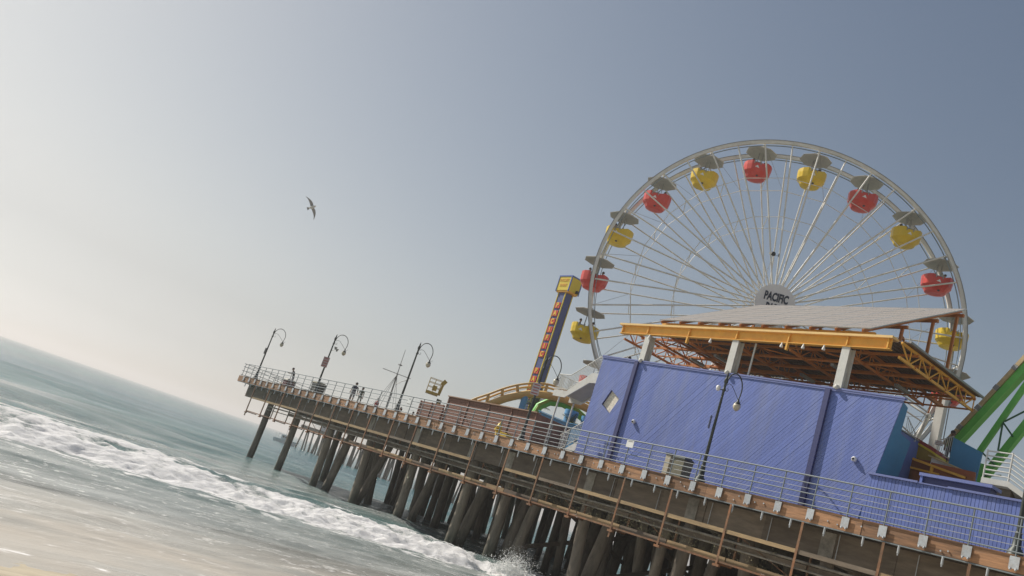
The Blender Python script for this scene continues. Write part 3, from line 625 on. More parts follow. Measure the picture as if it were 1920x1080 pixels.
# low ribbed wall at the near end
lw = root('ribbed_wall', (33, 15, 6.88), 'low blue wall of narrow upright boards at the near end', 'wall')
yy = 18.86; proto = None; i = 0
while yy > 0.5:
    if proto is None: proto = ob('upright_board', G().box((0, -0.125, 6.9), (0.05, 0, 9.12)), BLUEP, lw, local=True); o = proto
    else: o = inst(proto, lw)
    o.location = Vector((33.0+random.uniform(0, .008), yy, 0))-lw.location; yy -= 0.14; i += 1
ob('backing', G().box((33.06, 0.5, 6.9), (33.12, 18.82, 9.10)), NAVY, lw)
ob('return_wall', G().box((33.121, 18.72, 6.9), (33.97, 18.82, 9.10)), BLUEP, lw)
ob('top_cap', G().box((32.93, 16.86, 9.12), (33.25, 18.92, 9.20)).box((32.93, 0.5, 9.12), (33.25, 15.70, 9.20)).box((32.95, 15.70, 9.118), (33.22, 16.86, 9.165)), BLUETRIM, lw)
ob('roof_slope', G().hexa([(33.25, 0.5, 9.08), (36.0, 0.5, 9.3), (36.0, 18.7, 9.3), (33.25, 18.7, 9.08), (33.25, 0.5, 9.12), (36.0, 0.5, 9.34), (36.0, 18.7, 9.34), (33.25, 18.7, 9.12)]), GREYM, lw)
ct = root('roof_counter', (33.7, 15.8, 9.2), 'blue boxed ledge on top of the ribbed wall', 'ledge')
ob('top', G().box((33.45, 14.38, 9.53), (34.3, 17.12, 9.65)), BLUETRIM, ct); ob('front', G().box((33.6, 14.5, 9.17), (34.2, 17.0, 9.528)), NAVY, ct)
ob('end_post', G().box((33.5, 16.98, 9.17), (34.2, 17.08, 9.528)), BLUEP, ct)

# ================================================================== SOLAR CANOPY
can = root('solar_canopy', (37, 28, 12.1), 'orange steel roof canopy on white columns carrying tilted solar panels', 'canopy')
ob('front_beam', G().box((33.98, 19.73, 14.90), (34.04, 36.46, 15.36)).box((33.88, 19.73, 14.86), (34.16, 36.46, 14.899)), YELORANGE, can)
ob('beam_lip', G().box((33.80, 19.65, 15.361), (34.35, 36.56, 15.47)), LIP, can)
for yy in (36.3, 34.25, 31.2, 28.0, 24.9, 21.8, 19.85): ob('stiffener', G().box((33.87, yy-.03, 14.9), (33.979, yy+.03, 15.36)), YELORANGE, can)
for yy in (31.2, 24.9): ob('bracket', G().box((33.85, yy-.05, 14.5), (34.0, yy+.05, 14.858)), YELORANGE, can)
for yy, zc in ((34.15, 13.30), (28.0, 13.08), (21.8, 12.87)):
    col = ob('column', G().box((33.99, yy-.05, zc), (34.36, yy+.05, 14.858)), WHITE, can)
    ob('flange', G().box((33.93, yy-.2, zc), (33.988, yy+.2, 14.858)), WHITE, col); ob('flange', G().box((34.362, yy-.2, zc), (34.42, yy+.2, 14.858)), WHITE, col)
    ob('collar', G().lathe((33.9, yy, 13.18 if yy > 30 else 12.98 if yy > 25 else 12.80), [(0.03, 0), (0.1, 0.03), (0.12, 0.12), (0.08, 0.2)], 10), WHITE, col)
ob('drain_pipe', G().tube((34.3, 27.0, 12.1), (34.3, 27.0, 14.86), 0.05), WHITE, can)
def truss_x(yy, x0, x1, zt, zb, n, name, m, w=0.09):
    t = ob(name, G().bar((x0, yy, zt), (x1, yy, zt), w, w+0.03).bar((x0, yy, zb), (x1, yy, zb), w, w+0.03), m, can)
    st = (x1-x0)/n
    for i in range(n):
        a = x0+i*st
        ob('diagonal', G().bar((a, yy, zb if i % 2 else zt), (a+st, yy, zt if i % 2 else zb), w*0.55, w*0.6), m, t)
        ob('upright', G().bar((a+st, yy, zb), (a+st, yy, zt), w*0.45, w*0.5), m, t)
for yy, m in ((36.25, ORANGE), (33.75, ORANGE), (31.2, ORANGE), (28.0, ORANGE), (24.9, ORANGE), (21.8, ORANGE), (19.4, YELORANGE)):
    truss_x(yy, 34.2, 41.6, 15.28, 14.62, 8, 'truss', m)
for xx in (35.6, 37.1, 38.6, 40.1, 41.5):
    ob('purlin', G().box((xx-.05, 19.3, 15.12), (xx+.05, 36.3, 15.24)), ORANGE, can); ob('lower_tie', G().box((xx-.035, 19.3, 14.60), (xx+.035, 36.3, 14.67)), ORANGE, can)
for i in range(8): ob('sway_brace', G().bar((34.6+(i % 2)*3.4, 33.7-i*1.75, 14.72), (38.0+(i % 2)*3.4, 31.9-i*1.75, 15.1), 0.06, 0.06), ORANGE, can)
g = G(); yy = 19.2
while yy < 33.8: g.box((34.4, yy, 15.36), (41.75, yy+0.14, 15.40)).box((34.4, yy+0.14, 15.40), (41.75, yy+0.24, 15.44)); yy += 0.24
ob('roof_sheet', g, ROOFDECK, can)
ob('edge_flashing', G().box((34.4, 19.10, 15.36), (41.9, 19.19, 15.46)), GREYM, can)
for xx, yy in ((36.2, 30.5), (38.3, 26.4), (36.2, 23.4), (38.6, 21.4), (37.2, 33.0)):
    ob('strip_light', G().box((xx-.6, yy-.09, 14.42), (xx+.6, yy+.09, 14.55)), GREYM, can)
for yy in (34.0, 29.6, 25.2, 24.0, 22.9): ob('bulb', G().lathe((33.9, yy, 14.62), [(0.075, 0), (0.085, 0.06), (0.05, 0.14), (0.03, 0.24)], 8), SIGNW, can)
# solar array
def solar_mat():
    m = bpy.data.materials.new('solar_cells'); m.use_nodes = True; t = m.node_tree; b = t.nodes['Principled BSDF']
    tc = t.nodes.new('ShaderNodeTexCoord'); br = t.nodes.new('ShaderNodeTexBrick'); br.offset = 0.0
    br.inputs['Color1'].default_value = (0.125, 0.112, 0.10, 1); br.inputs['Color2'].default_value = (0.16, 0.145, 0.13, 1); br.inputs['Mortar'].default_value = (0.50, 0.45, 0.40, 1)
    br.inputs['Scale'].default_value = 1.0; br.inputs['Mortar Size'].default_value = 0.026; br.inputs['Brick Width'].default_value = 0.16; br.inputs['Row Height'].default_value = 0.16; br.inputs['Mortar Smooth'].default_value = 0.1
    t.links.new(tc.outputs['Object'], br.inputs['Vector']); t.links.new(br.outputs['Color'], b.inputs['Base Color'])
    b.inputs['Roughness'].default_value = 0.42; return m
SOLAR = solar_mat()
slope = math.atan2(20.62-16.2, 43.4-35.0); Ls = math.hypot(4.42, 8.4); ncol, nrow = 8, 9
pw, ph = 13.2/ncol, Ls/nrow
panel0 = None; fr0 = None
for c in range(ncol):
    for r_ in range(nrow):
        if panel0 is None:
            panel0 = ob('solar_panel', G().box((0, 0, -0.02), (ph-0.05, pw-0.05, 0.02)), SOLAR, can, local=True)
            fr0 = ob('panel_frame', G().box((-0.02, -0.02, -0.03), (0.0, pw-0.03, 0.028)).box((ph-0.05, -0.02, -0.03), (ph-0.03, pw-0.03, 0.028)).box((0, -0.02, -0.03), (ph-0.05, 0, 0.028)).box((0, pw-0.05, -0.03), (ph-0.05, pw-0.03, 0.028)), PLATE, panel0, local=True); o = panel0
        else: o = inst(panel0, can); inst(fr0, o)
        u = r_*ph; o.location = Vector((35.0+u*math.cos(slope), 21.5+c*pw, 16.2+u*math.sin(slope)))-can.location; o.rotation_euler = (0, -slope, 0)
for yy in np.linspace(21.8, 34.4, 10): ob('rafter', G().bar((34.9, yy, 16.02), (43.5, yy, 20.54), 0.08, 0.16), ORANGE, can)
for u in (0.05, 0.36, 0.68, 0.97):
    xx = 35+8.4*u; ob('array_beam', G().box((xx-.07, 21.45, 15.78+4.42*u), (xx+.07, 34.75, 15.93+4.42*u)), YELORANGE if u < 0.1 else ORANGE, can)
for yy in (21.7, 28.0, 34.4):
    for u, top in ((0.05, 0), (0.36, 0), (0.68, 0), (0.95, 0)):
        xx = 35+8.4*u; zb = 15.46 if xx < 41.6 else 15.2
        ob('array_post', G().bar((xx, yy, zb), (xx, yy, 15.78+4.42*u), 0.13, 0.13), ORANGE, can)
    ob('array_brace', G().bar((38.2, yy, 17.0), (36.6, yy, 15.46), 0.09, 0.09), ORANGE, can); ob('array_brace', G().bar((38.2, yy, 17.0), (40.2, yy, 15.46), 0.09, 0.09), ORANGE, can)
for yy in (21.6, 27.9, 34.3): ob('outrigger', G().box((41.6, yy, 15.05), (43.2, yy+.2, 15.2)), ORANGE, can)

# ================================================================== WHITE STAIRS beside the building
def stair(name, label, pts_top, pts_bot, x0, x1, rail_pts, steps, balus_lo, landing=None):
    t = root(name, (x0, pts_top[0][0], 6.88), label, 'staircase')
    poly = pts_top+pts_bot[::-1]
    for xx in (x0, x1-0.06): ob('stringer', G().prism([(xx, y, z) for y, z in poly], (0.06, 0, 0)), WHITE, t)
    for a, b, n in steps:
        for i in range(n):
            f = (i+0.5)/n; y = a[0]+(b[0]-a[0])*f; z = a[1]+(b[1]-a[1])*f; d = abs(b[0]-a[0])/n
            ob('tread', G().box((x0+.065, y-d*0.58, z-0.04), (x1-.065, y+d*0.58, z)), WHITE, t)
            if abs(b[1]-a[1]) > 0.3: ob('riser', G().box((x0+.065, y-d*0.5, z-abs(b[1]-a[1])/n), (x1-.065, y-d*0.5+0.02, z-0.041)), WHITE, t)
    def zint(P, y):
        P = sorted(P)
        for (ya, za), (yb_, zb_) in zip(P, P[1:]):
            if ya <= y <= yb_: return za+(zb_-za)*(y-ya)/(yb_-ya+1e-9)
        return P[0][1] if y < P[0][0] else P[-1][1]
    ymin, ymax = min(p[0] for p in rail_pts), max(p[0] for p in rail_pts)
    for xx in (x0+.03, x1-.03):
        ob('handrail', G().path([(xx, y, z) for y, z in rail_pts], 0.03, 6), WHITE, t)
        ob('bottom_rail', G().path([(xx, y, zint(balus_lo, y)) for y, z in rail_pts], 0.02, 6), WHITE, t)
        y = ymin+0.05; bp = None
        while y < ymax:
            z0, z1 = zint(balus_lo, y), zint(rail_pts, y)
            ob('baluster', G().tube((xx, y, z0), (xx, y, z1), 0.019, n=5), WHITE, t); y += 0.125
    return t
up_st = stair('upper_staircase', 'white railed upper staircase against the blue building', [(37.6, 12.40), (38.38, 12.40), (40.18, 11.05), (41.35, 11.05)], [(37.6, 11.80), (38.39, 11.76), (40.2, 10.64), (41.35, 10.66)], 34.5, 36.0,
      [(37.75, 13.45), (38.1, 13.45), (40.2, 12.1), (41.38, 12.08)], [((37.6, 12.36), (38.4, 12.36), 2), ((38.4, 12.25), (40.2, 11.1), 7), ((40.2, 11.02), (41.33, 11.02), 3)], [(37.75, 12.5), (38.38, 12.5), (40.18, 11.16), (41.38, 11.16)])
ob('support_post', G().tube((34.6, 40.76, 6.88), (34.6, 40.76, 10.66), 0.055), WHITE, up_st)
ob('support_post', G().tube((35.9, 40.76, 6.88), (35.9, 40.76, 10.66), 0.055), WHITE, up_st)
for zz in (12.08, 11.16): ob('end_rail', G().tube((34.53, 41.38, zz), (35.97, 41.38, zz), 0.025), WHITE, up_st)
for i in range(11): ob('baluster', G().tube((34.6+i*.125, 41.38, 11.16), (34.6+i*.125, 41.38, 12.08), 0.019, n=5), WHITE, up_st)
ob('soffit', G().prism([(34.57, 38.5, 11.85), (34.57, 40.1, 10.85), (34.57, 40.1, 10.80), (34.57, 38.5, 11.80)], (1.36, 0, 0)), mat('soffit_cream', (0.44, 0.40, 0.32), 0.8), up_st)
stair('lower_staircase', 'lower white railed steps at the foot of the blue building', [(39.5, 7.05), (37.4, 8.45), (37.32, 8.45)], [(39.5, 6.9), (38.9, 6.9), (37.32, 8.0)], 34.5, 36.0,
      [(39.5, 8.30), (37.45, 9.62)], [((39.4, 7.0), (37.4, 8.4), 8)], [(39.5, 7.3), (37.4, 8.62)])

# ================================================================== BROWN ENCLOSURE and neighbours
be_ = root('board_enclosure', (34, 47, 6.88), 'brown horizontal board enclosure behind the rail', 'enclosure')
def board_wall(y0, y1, z0, z1, rows, panels):
    st = (y1-y0)/panels; hh = (z1-z0)/rows; pb = None
    for p in range(panels):
        for r_ in range(rows):
            if pb is None: pb = ob('board', G().box((0, 0, 0), (0.03, st-0.02, hh-0.018)), BROWNP, be_, local=True); o = pb
            else: o = inst(pb, be_)
            o.location = Vector((34.0+random.uniform(0, .012), y0+p*st+0.01, z0+r_*hh))-be_.location
    for p in range(panels+1): ob('post', G().box((33.95, y0+p*st-0.05, z0), (33.998, y0+p*st+0.05, z1)), BROWNP, be_)
board_wall(52.0, 55.1, 6.9, 8.62, 10, 2); board_wall(41.6, 51.6, 6.9, 9.26, 13, 4)
ob('cap_board', G().box((33.86, 41.5, 9.262), (34.25, 51.7, 9.33)), mat('cap_tan', (0.34, 0.22, 0.15), 0.8), be_)
ob('back_panel', G().box((34.05, 41.6, 6.9), (34.12, 51.6, 9.25)).box((34.05, 52.0, 6.9), (34.12, 55.1, 8.6)), BROWNP, be_)
for ya, zb in ((51.5, 9.25), (55.0, 8.6), (41.6, 9.25)): ob('side_panel', G().box((34.13, ya, 6.9), (37, ya+.1, zb)), BROWNP, be_)
tw = root('teal_wall', (36, 41, 6.88), 'plain teal wall between the brown enclosure and the stairs', 'wall')
ob('panel', G().prism([(37.2, 45.4, 6.9), (37.2, 45.4, 10.0), (37.2, 42.2, 9.55), (37.2, 38.6, 9.5), (37.2, 38.6, 6.9)], (0.12, 0, 0)), TEAL, tw)
ob('cap', G().bar((37.2, 45.4, 10.04), (37.2, 42.2, 9.59), 0.2, 0.05).bar((37.2, 42.2, 9.57), (37.2, 38.6, 9.53), 0.2, 0.05), TEAL, tw)
for (x, y, r_, zt, lab) in ((39.0, 44.2, 0.42, 10.75, 'thick light blue drum post behind the teal wall'), (39.6, 43.2, 0.34, 10.6, 'slimmer light blue post nearest the stairs')):
    t = root('blue_post', (x, y, 6.88), lab, 'post')
    ob('shaft', G().lathe((x, y, 6.88), [(r_, 0), (r_, zt-6.88-0.35)], 16), SKYBLUE, t)
    ob('cap', G().lathe((x, y, zt-0.345), [(r_*1.15, 0), (r_*1.15, 0.35)], 16), SKYBLUE, t)
ga = root('green_arch', (43, 51, 6.88), 'curved green arch glimpsed behind the stairs', 'arch')
s_pts = [(42.0, 52.0, 6.9), (42.05, 51.9, 10.2), (42.25, 51.75, 11.3), (42.8, 51.35, 11.9), (43.6, 50.7, 12.1), (44.4, 50.1, 11.9), (45.2, 49.4, 11.4), (45.8, 48.9, 10.4), (46.0, 48.8, 6.9)]
ob('arch_tube', G().path(s_pts, 0.32, 10), GREEN, ga)
ob('arch_rib', G().path([(x-0.25, y-0.3, z+0.1) for x, y, z in s_pts], 0.12, 8), mat('lime_paint', (0.30, 0.42, 0.05), 0.5), ga)

# palms
def palm(loc, h, label, nf, fl_, stub, seed):
    rr2 = random.Random(seed); t = root('palm_tree', loc, label, 'palm'); c = Vector(loc)
    tr = G(); pts = [c+Vector((0.04*math.sin(i*1.3), 0.04*math.cos(i), h*i/6)) for i in range(7)]
    ob('trunk', tr.path(pts, [0.22-0.05*i/6+0.02*(i % 2) for i in range(7)], 10), mat('palm_trunk', (0.13, 0.09, 0.065), 0.9, 0, 0.3, 6, 0.5), t)
    g = G(); top = pts[-1]
    for f in range(nf):
        az = rr2.uniform(0, 6.283); el = rr2.uniform(-0.5, 1.25); L_ = fl_*rr2.uniform(0.75, 1.15); p = top.copy(); prev = p.copy(); d = Vector((math.cos(az)*math.cos(el), math.sin(az)*math.cos(el), math.sin(el)))
        side = Vector((-math.sin(az), math.cos(az), 0)); path = [p.copy()]
        for s in range(10):
            p = p+d*(L_/10); d = (d+Vector((0, 0, -0.11))).normalized(); path.append(p.copy())
            wl = 0.34*L_*math.sin(math.pi*min((s+1.2)/11, 1))**0.7
            for sg in (-1, 1):
                for q in (0, 0.5):
                    b0 = p-d*(L_/10)*q; tip = b0+side*sg*wl+d*0.16*L_+Vector((0, 0, -0.28*wl+rr2.uniform(-.04, .04)))
                    w_ = d*0.022*L_; g.add([b0-w_, b0+w_, tip], [(0, 1, 2)])
        g.path(path, 0.012, 4)
    ob('crown', g, mat('palm_leaf', (0.075, 0.10, 0.035), 0.6, 0, 0.4, 3), t)
    if stub:
        g = G()
        for f in range(26):
            az = rr2.uniform(0, 6.283); d = Vector((math.cos(az), math.sin(az), rr2.uniform(-.1, .9))).normalized(); b0 = top-Vector((0, 0, rr2.uniform(0, .35)))
            g.bar(b0, b0+d*rr2.uniform(.22, .42), 0.09, 0.03)
        ob('frond_stubs', g, mat('cut_frond', (0.34, 0.30, 0.24), 0.9), t)
palm((38.2, 43.1, 6.88), 2.75, 'stubby palm with cut frond stubs behind the stairs', 16, 0.95, True, 4)
palm((43.4, 53.6, 6.88), 4.4, 'slender green palm with drooping fronds behind the teal wall', 26, 1.7, False, 9)
# ================================================================== FERRIS WHEEL
WAZ = R(46.5); WN = Vector((math.sin(WAZ), math.cos(WAZ), 0)); WH = Vector((WN.y, -WN.x, 0)); WC = Vector((48.98, 38.02, 22.72)); WR = 13.34; SEP = 2.45
def wp(off, r, th): return WC+WN*off+WH*(r*math.sin(th))+Vector((0, 0, r*math.cos(th)))
whl = root('ferris_wheel', (WC.x, WC.y, 6.88), 'tall white Ferris wheel rising behind the solar canopy', 'ferris wheel')
def ring(off, ro, ri, w, n=120):
    g = G(); v = []; f = []
    for i in range(n):
        th = 2*math.pi*i/n
        v += [wp(off-w/2, ro, th), wp(off+w/2, ro, th), wp(off+w/2, ri, th), wp(off-w/2, ri, th)]
    for i in range(n):
        a = i*4; b = ((i+1) % n)*4
        f += [(a+k, a+(k+1) % 4, b+(k+1) % 4, b+k) for k in range(4)]
    return g.add(v, f)
for off, nm in ((0, 'front'), (SEP, 'rear')):
    o = ob('rim', ring(off, WR, WR-0.23, 0.22), WHEELW, whl)
    ob('rim_edge_shade', ring(off, WR+0.04, WR+0.002, 0.30), GREYM, o)  # darker outer ring paints in the rim's shaded, backlit edge
    g = ring(off, WR-0.40, WR-0.445, 0.08); ob('light_strip', g, STEEL, o)
    for rr_, nm2 in ((0.775, 1), (0.535, 1)):
        pts = [wp(off, WR*rr_, 2*math.pi*(k+0.5)/20+R(-15.8)) for k in range(21)]; ob('tie_ring', G().path(pts, 0.026, 5), WHEELW, whl)
TH0 = R(-15.8)
for k in range(40):
    th = TH0+k*R(9)
    ob('spoke', G().tube(wp(-0.45, 0.85, th), wp(0, WR-0.3, th), 0.062, n=7), WHEELW, whl)
    ob('spoke', G().tube(wp(SEP+0.45, 0.85, th), wp(SEP, WR-0.3, th), 0.055, n=7), WHEELW, whl)
for k in range(20):
    th = TH0+k*R(18)
    ob('axle_bar', G().tube(wp(0.12, WR-0.2, th), wp(SEP-0.12, WR-0.2, th), 0.07, n=8), WHEELW, whl)
    for f_ in (0.775, 0.535):
        t = f_; ob('spreader', G().tube(wp(-0.45*(1-t), WR*f_, th), wp(SEP+0.45*(1-t), WR*f_, th), 0.03, n=5), WHEELW, whl)
    ob('cable_brace', G().tube(wp(0, WR-0.3, th), wp(SEP, WR*0.775, th+R(9)), 0.014, n=4), GREYM, whl)
g = G()
hub_axis = [WC-WN*0.9, WC-WN*0.6, WC+WN*(SEP+0.6), WC+WN*(SEP+0.9)]
ob('hub', G().path(hub_axis, [0.95, 0.95, 0.95, 0.95], 24), WHEELW, whl)
disc = ob('hub_sign', G().path([WC-WN*1.12, WC-WN*0.92], [1.42, 1.42], 40), mat('hub_sign_white', (0.82, 0.79, 0.78), 0.5, 0, 0.04, 3), whl)
text('lettering', 'PACIFIC', 0.86, mat('sign_navy', (0.02, 0.03, 0.055), 0.5), disc, WC-WN*1.135+Vector((0, 0, 0.40)), WH, (0, 0, 1), 0.012, 0.56, 0.035)
text('lettering', 'PARK', 0.86, MATS['sign_navy'], disc, WC-WN*1.135+Vector((0, 0, -0.42)), WH, (0, 0, 1), 0.012, 0.56, 0.035)
for sgn in (-1, 1):
    for off in (-0.75, SEP+1.35):
        ob('support_leg', G().tube(WC+WN*off, WC+WN*(off*1.35-0.2)+WH*sgn*6.4-Vector((0, 0, WC.z-6.88)), 0.26, 0.32, n=10), WHEELW, whl)
ob('axle', G().tube(WC-WN*1.05, WC+WN*(SEP+1.6), 0.3, n=14), WHEELW, whl)
wm = root('wheel_camera', tuple(WC-WN*1.4-WH*0.9), 'small dark camera on a thin mast in front of the wheel hub', 'camera')
cpos = WC-WN*1.5-WH*1.35; tpos = WC-WN*1.5-WH*1.0+Vector((0, 0, 3.3))
ob('mast', G().tube(cpos-Vector((0, 0, 0.5)), tpos, 0.022, n=6), SIGNW, wm); ob('stay', G().tube(tpos, WC-WN*1.5+WH*0.1+Vector((0, 0, 1.3)), 0.01, n=4), SIGNW, wm)
ob('body', G().sphere(tpos+Vector((0, 0, 0.15)), 0.17), BLACKP, wm); ob('lens_hood', G().tube(tpos+Vector((0, 0, 0.18)), tpos+Vector((0, 0, 0.18))-WH*0.3, 0.11, n=10), SIGNW, wm)
ob('side_arm', G().tube(tpos, tpos+WH*0.38+Vector((0, 0, 0.12)), 0.014, n=4).tube(tpos+WH*0.38, tpos+WH*0.38+Vector((0, 0, 0.28)), 0.03, n=6), BLACKP, wm)

# ---- gondolas: built once, hung at each pivot
def shell(prof, top, n=16, inner=None):
    """octagonal tub: rings (r, z) then a rim whose height follows the angle"""
    v = []; f = []
    rings = [[(r*math.cos(2*math.pi*(k+.5)/n)*(1/max(abs(math.cos(((2*math.pi*(k+.5)/n+R(22.5)) % R(45))-R(22.5))), .5))*0.97, r*math.sin(2*math.pi*(k+.5)/n)*(1/max(abs(math.cos(((2*math.pi*(k+.5)/n+R(22.5)) % R(45))-R(22.5))), .5))*0.97, z) for k in range(n)] for r, z in prof]
    last = rings[-1]; rings.append([(x*1.01, y*1.01, top(math.atan2(y, x))) for x, y, z in last])
    for rg in rings: v += rg
    m = len(rings)
    f = [(i*n+k, i*n+(k+1) % n, (i+1)*n+(k+1) % n, (i+1)*n+k) for i in range(m-1) for k in range(n)]
    f.append(tuple(range(n))[::-1]); return v, f, rings[-1]
gon = root('gondola', tuple(wp(SEP/2, WR-0.2, TH0)), '', 'gondola', 'gondolas of the Ferris wheel')
topf = lambda a: -1.56+0.12*(abs(math.cos(a)) > 0.5)-0.06*(abs(math.sin(a)) > 0.9)
v, f, rim_ = shell([(0.42, -2.66), (0.72, -2.58), (0.84, -2.36), (1.04, -2.16), (1.09, -1.75)], topf)
gt = G().add(v, f); gin = G(); n = len(rim_)
inn = [(x*0.90, y*0.90, z) for x, y, z in rim_]; bot = [(x*0.70, y*0.70, -2.35) for x, y, z in rim_]
gin.add(rim_+inn, [(k, (k+1) % n, n+(k+1) % n, n+k) for k in range(n)])
tub = ob('tub', gt, RED, gon, local=True)
ob('rim_trim', gin, mat('rim_trim_grey', (0.45, 0.42, 0.42), 0.5), tub, local=True)
ob('seat_liner', G().add(inn+bot, [(k, n+k, n+(k+1) % n, (k+1) % n) for k in range(n)]+[tuple(range(n, 2*n))]), BLACKP, tub, local=True)
for s in (-1, 1):
    ob('seat', G().box((s*0.62-0.22, -0.55, -2.0), (s*0.62+0.22, 0.55, -1.9)), BLACKP, gon, local=True)
ob('hinge_box', G().box((-0.07, -0.80, -2.62), (0.07, -0.66, -2.54)), BLACKP, tub, local=True)
ob('emblem', G().prism([(-0.34, -1.0, -2.0), (-0.02, -1.02, -2.06), (-0.10, -1.02, -1.93), (-0.16, -1.02, -1.84), (-0.24, -1.0, -1.93)], (0, -0.05, 0)), SIGNW, tub, local=True)
ob('door_frame', G().bar((-0.42, -1.04, -1.75), (-0.42, -1.06, -1.50), 0.06, 0.05).bar((0.05, -1.06, -1.78), (0.05, -1.08, -1.5), 0.06, 0.05).bar((-0.42, -1.07, -1.62), (0.05, -1.08, -1.62), 0.05, 0.05), GREYM, tub, local=True)
ob('canopy', G().lathe((0, 0, -0.36), [(1.20, 0.0), (1.24, 0.04), (1.18, 0.08), (0.4, 0.2), (0.05, 0.24)], 8, False, R(22.5)), ROOFGREY, gon, local=True)
for sx in (-0.18, 0.18):
    for sy in (-0.1, 0.1): ob('hanger_rod', G().tube((sx*0.8, sy, -0.36), (sx, sy, -2.0), 0.022, n=6), GREYM, gon, local=True)
ob('pivot_clamp', G().box((-0.13, -0.22, -0.25), (0.13, 0.22, 0.02)), GREYM, gon, local=True)
GLAB = {14: 'red gondola low on the left of the wheel, behind the white stairs', 0: 'red gondola hanging topmost on the wheel, left of the highest point', 1: 'yellow gondola just right of the top of the wheel', 2: 'red gondola second down on the right of the wheel', 3: 'yellow gondola third down on the right of the wheel',
        4: 'red gondola right of the hub, above the tip of the solar panels', 5: 'yellow gondola seen behind the orange posts right of the solar panels', 6: 'red gondola low on the right, under the canopy edge',
        19: 'yellow gondola just left of the topmost red one', 18: 'red gondola third on the upper left of the wheel', 17: 'yellow gondola high on the left edge of the wheel', 16: 'red gondola beside the yellow top of the sign tower', 15: 'yellow gondola lowest on the left, above the white stairs'}
GROT = -WAZ+R(4); GPOS = {}
for k in (0, 1, 2, 3, 4, 5, 6, 14, 15, 16, 17, 18, 19):
    p = wp(SEP/2, WR-0.2, TH0+k*R(18)); GPOS[k] = p
    lab = GLAB[k]
    if k == 0: gon.rotation_euler = (0, 0, GROT); gon['label'] = lab
    else: dup(gon, p, GROT+random.uniform(-.12, .12), lab, swap={RED: YELLOW} if k % 2 else None)

# ================================================================== SIGN TOWER
tow = root('sign_tower', (44.0, 55.1, 6.88), 'tall blue vertical sign tower reading PACIFIC PARK with a yellow box on top', 'sign')
TBL = mat('tower_blue', (0.06, 0.085, 0.25), 0.5, 0, 0.08, 2); TYE = mat('tower_yellow', (0.72, 0.55, 0.03), 0.45, 0, 0.05, 3); TRED = mat('letter_red', (0.62, 0.05, 0.03), 0.5); LYE = mat('letter_yellow', (0.85, 0.55, 0.03), 0.5)
ob('shaft', G().box((43.66, 54.74, 6.88), (44.48, 55.66, 21.55)), TBL, tow)
for a, b in ((43.62, 54.70), (44.44, 54.70), (43.62, 55.62)): ob('edge_strip', G().box((a, b, 6.88), (a+.08, b+.08, 21.55)), TYE, tow)
bx_ = ob('top_box', G().box((43.5, 54.36, 21.7), (44.72, 55.95, 22.95)), TYE, tow)
ob('top_box_edge', G().box((43.46, 54.32, 22.952), (44.76, 55.99, 23.06)).box((43.46, 54.31, 21.62), (43.55, 54.40, 22.951)).box((44.68, 54.32, 21.62), (44.76, 54.40, 22.951)).box((43.46, 55.91, 21.62), (43.54, 55.99, 22.951)), mat('tower_trim_blue', (0.07, 0.13, 0.42), 0.5), bx_)
ob('soffit', G().box((43.55, 54.42, 21.55), (44.66, 55.9, 21.698)), YELORANGE, bx_)
ob('spot_light', G().box((44.3, 54.1, 21.72), (44.5, 54.34, 21.95)), BLACKP, bx_)
text('lettering', 'PACIFIC', 0.40, YELORANGE, bx_, (43.48, 55.15, 22.60), (0, -1, 0), (0, 0, 1), 0.008, 0.85); text('lettering', 'PARK', 0.40, YELORANGE, bx_, (43.48, 55.15, 22.15), (0, -1, 0), (0, 0, 1), 0.008, 0.95)
z = 20.35
for ch in 'PACIFIC PARK':
    if ch != ' ':
        p_ = ob('letter_panel', G().box((43.60, 54.92, z-0.26), (43.657, 55.5, z+0.26)), TRED, tow)
        text('lettering', ch, 0.60, LYE, p_, (43.585, 55.21, z), (0, -1, 0), (0, 0, 1), 0.01, 0.85, 0.022)
    z -= 0.735

# ================================================================== ROLLER COASTER
co = root('roller_coaster', (41, 51, 6.88), 'yellow roller coaster hump of tubular track behind the brown enclosure', 'roller coaster')
def smooth(pts, n):
    P = [Vector(p) for p in pts]; out = []
    for i in range(len(P)-1):
        p0, p1, p2, p3 = P[max(i-1, 0)], P[i], P[i+1], P[min(i+2, len(P)-1)]
        for s in range(n):
            t = s/n; out.append(0.5*((2*p1)+(-p0+p2)*t+(2*p0-5*p1+4*p2-p3)*t*t+(-p0+3*p1-3*p2+p3)*t**3))
    return out+[P[-1]]
upr = smooth([(36.4, 55.2, 8.4), (37.7, 54.2, 10.0), (38.6, 53.6, 10.85), (39.5, 52.9, 11.76), (40.5, 52.1, 12.5), (41.6, 51.2, 12.98), (42.6, 50.4, 13.05), (44.5, 48.9, 12.9), (46.5, 47.2, 12.2), (48.5, 45.6, 11.0)], 5)
spi = smooth([(37.0, 54.9, 8.0), (39.0, 53.2, 10.3), (39.9, 52.6, 11.14), (41.0, 51.7, 11.88), (42.3, 50.6, 12.26), (43.6, 49.6, 12.30), (45.0, 48.5, 12.1), (47, 46.8, 11.4), (49, 45.2, 10.2)], 5)
ob('rail', G().path(upr, 0.085, 8), COASTER, co)
ob('rail', G().path([p+Vector((0.65, 0.75, -0.12)) for p in upr], 0.085, 8), COASTER, co)
ob('spine', G().path(spi, 0.30, 12), COASTER, co)
for i in range(6, len(upr)-6, 4):
    p = upr[i]; q = min(spi, key=lambda s: (s-p-Vector((0.33, 0.37, -0.6))).length)
    g = G().bar(p, q, 0.10, 0.22, (0.7, -0.7, 0)).bar(p+Vector((0.65, 0.75, -0.12)), q, 0.10, 0.22, (0.7, -0.7, 0)); ob('track_tie', g, COASTER, co)
ob('cable', G().path([p+Vector((-0.05, -0.1, -0.55+0.015*i)) for i, p in enumerate(upr[12:42])], 0.02, 5), COASTER, co)
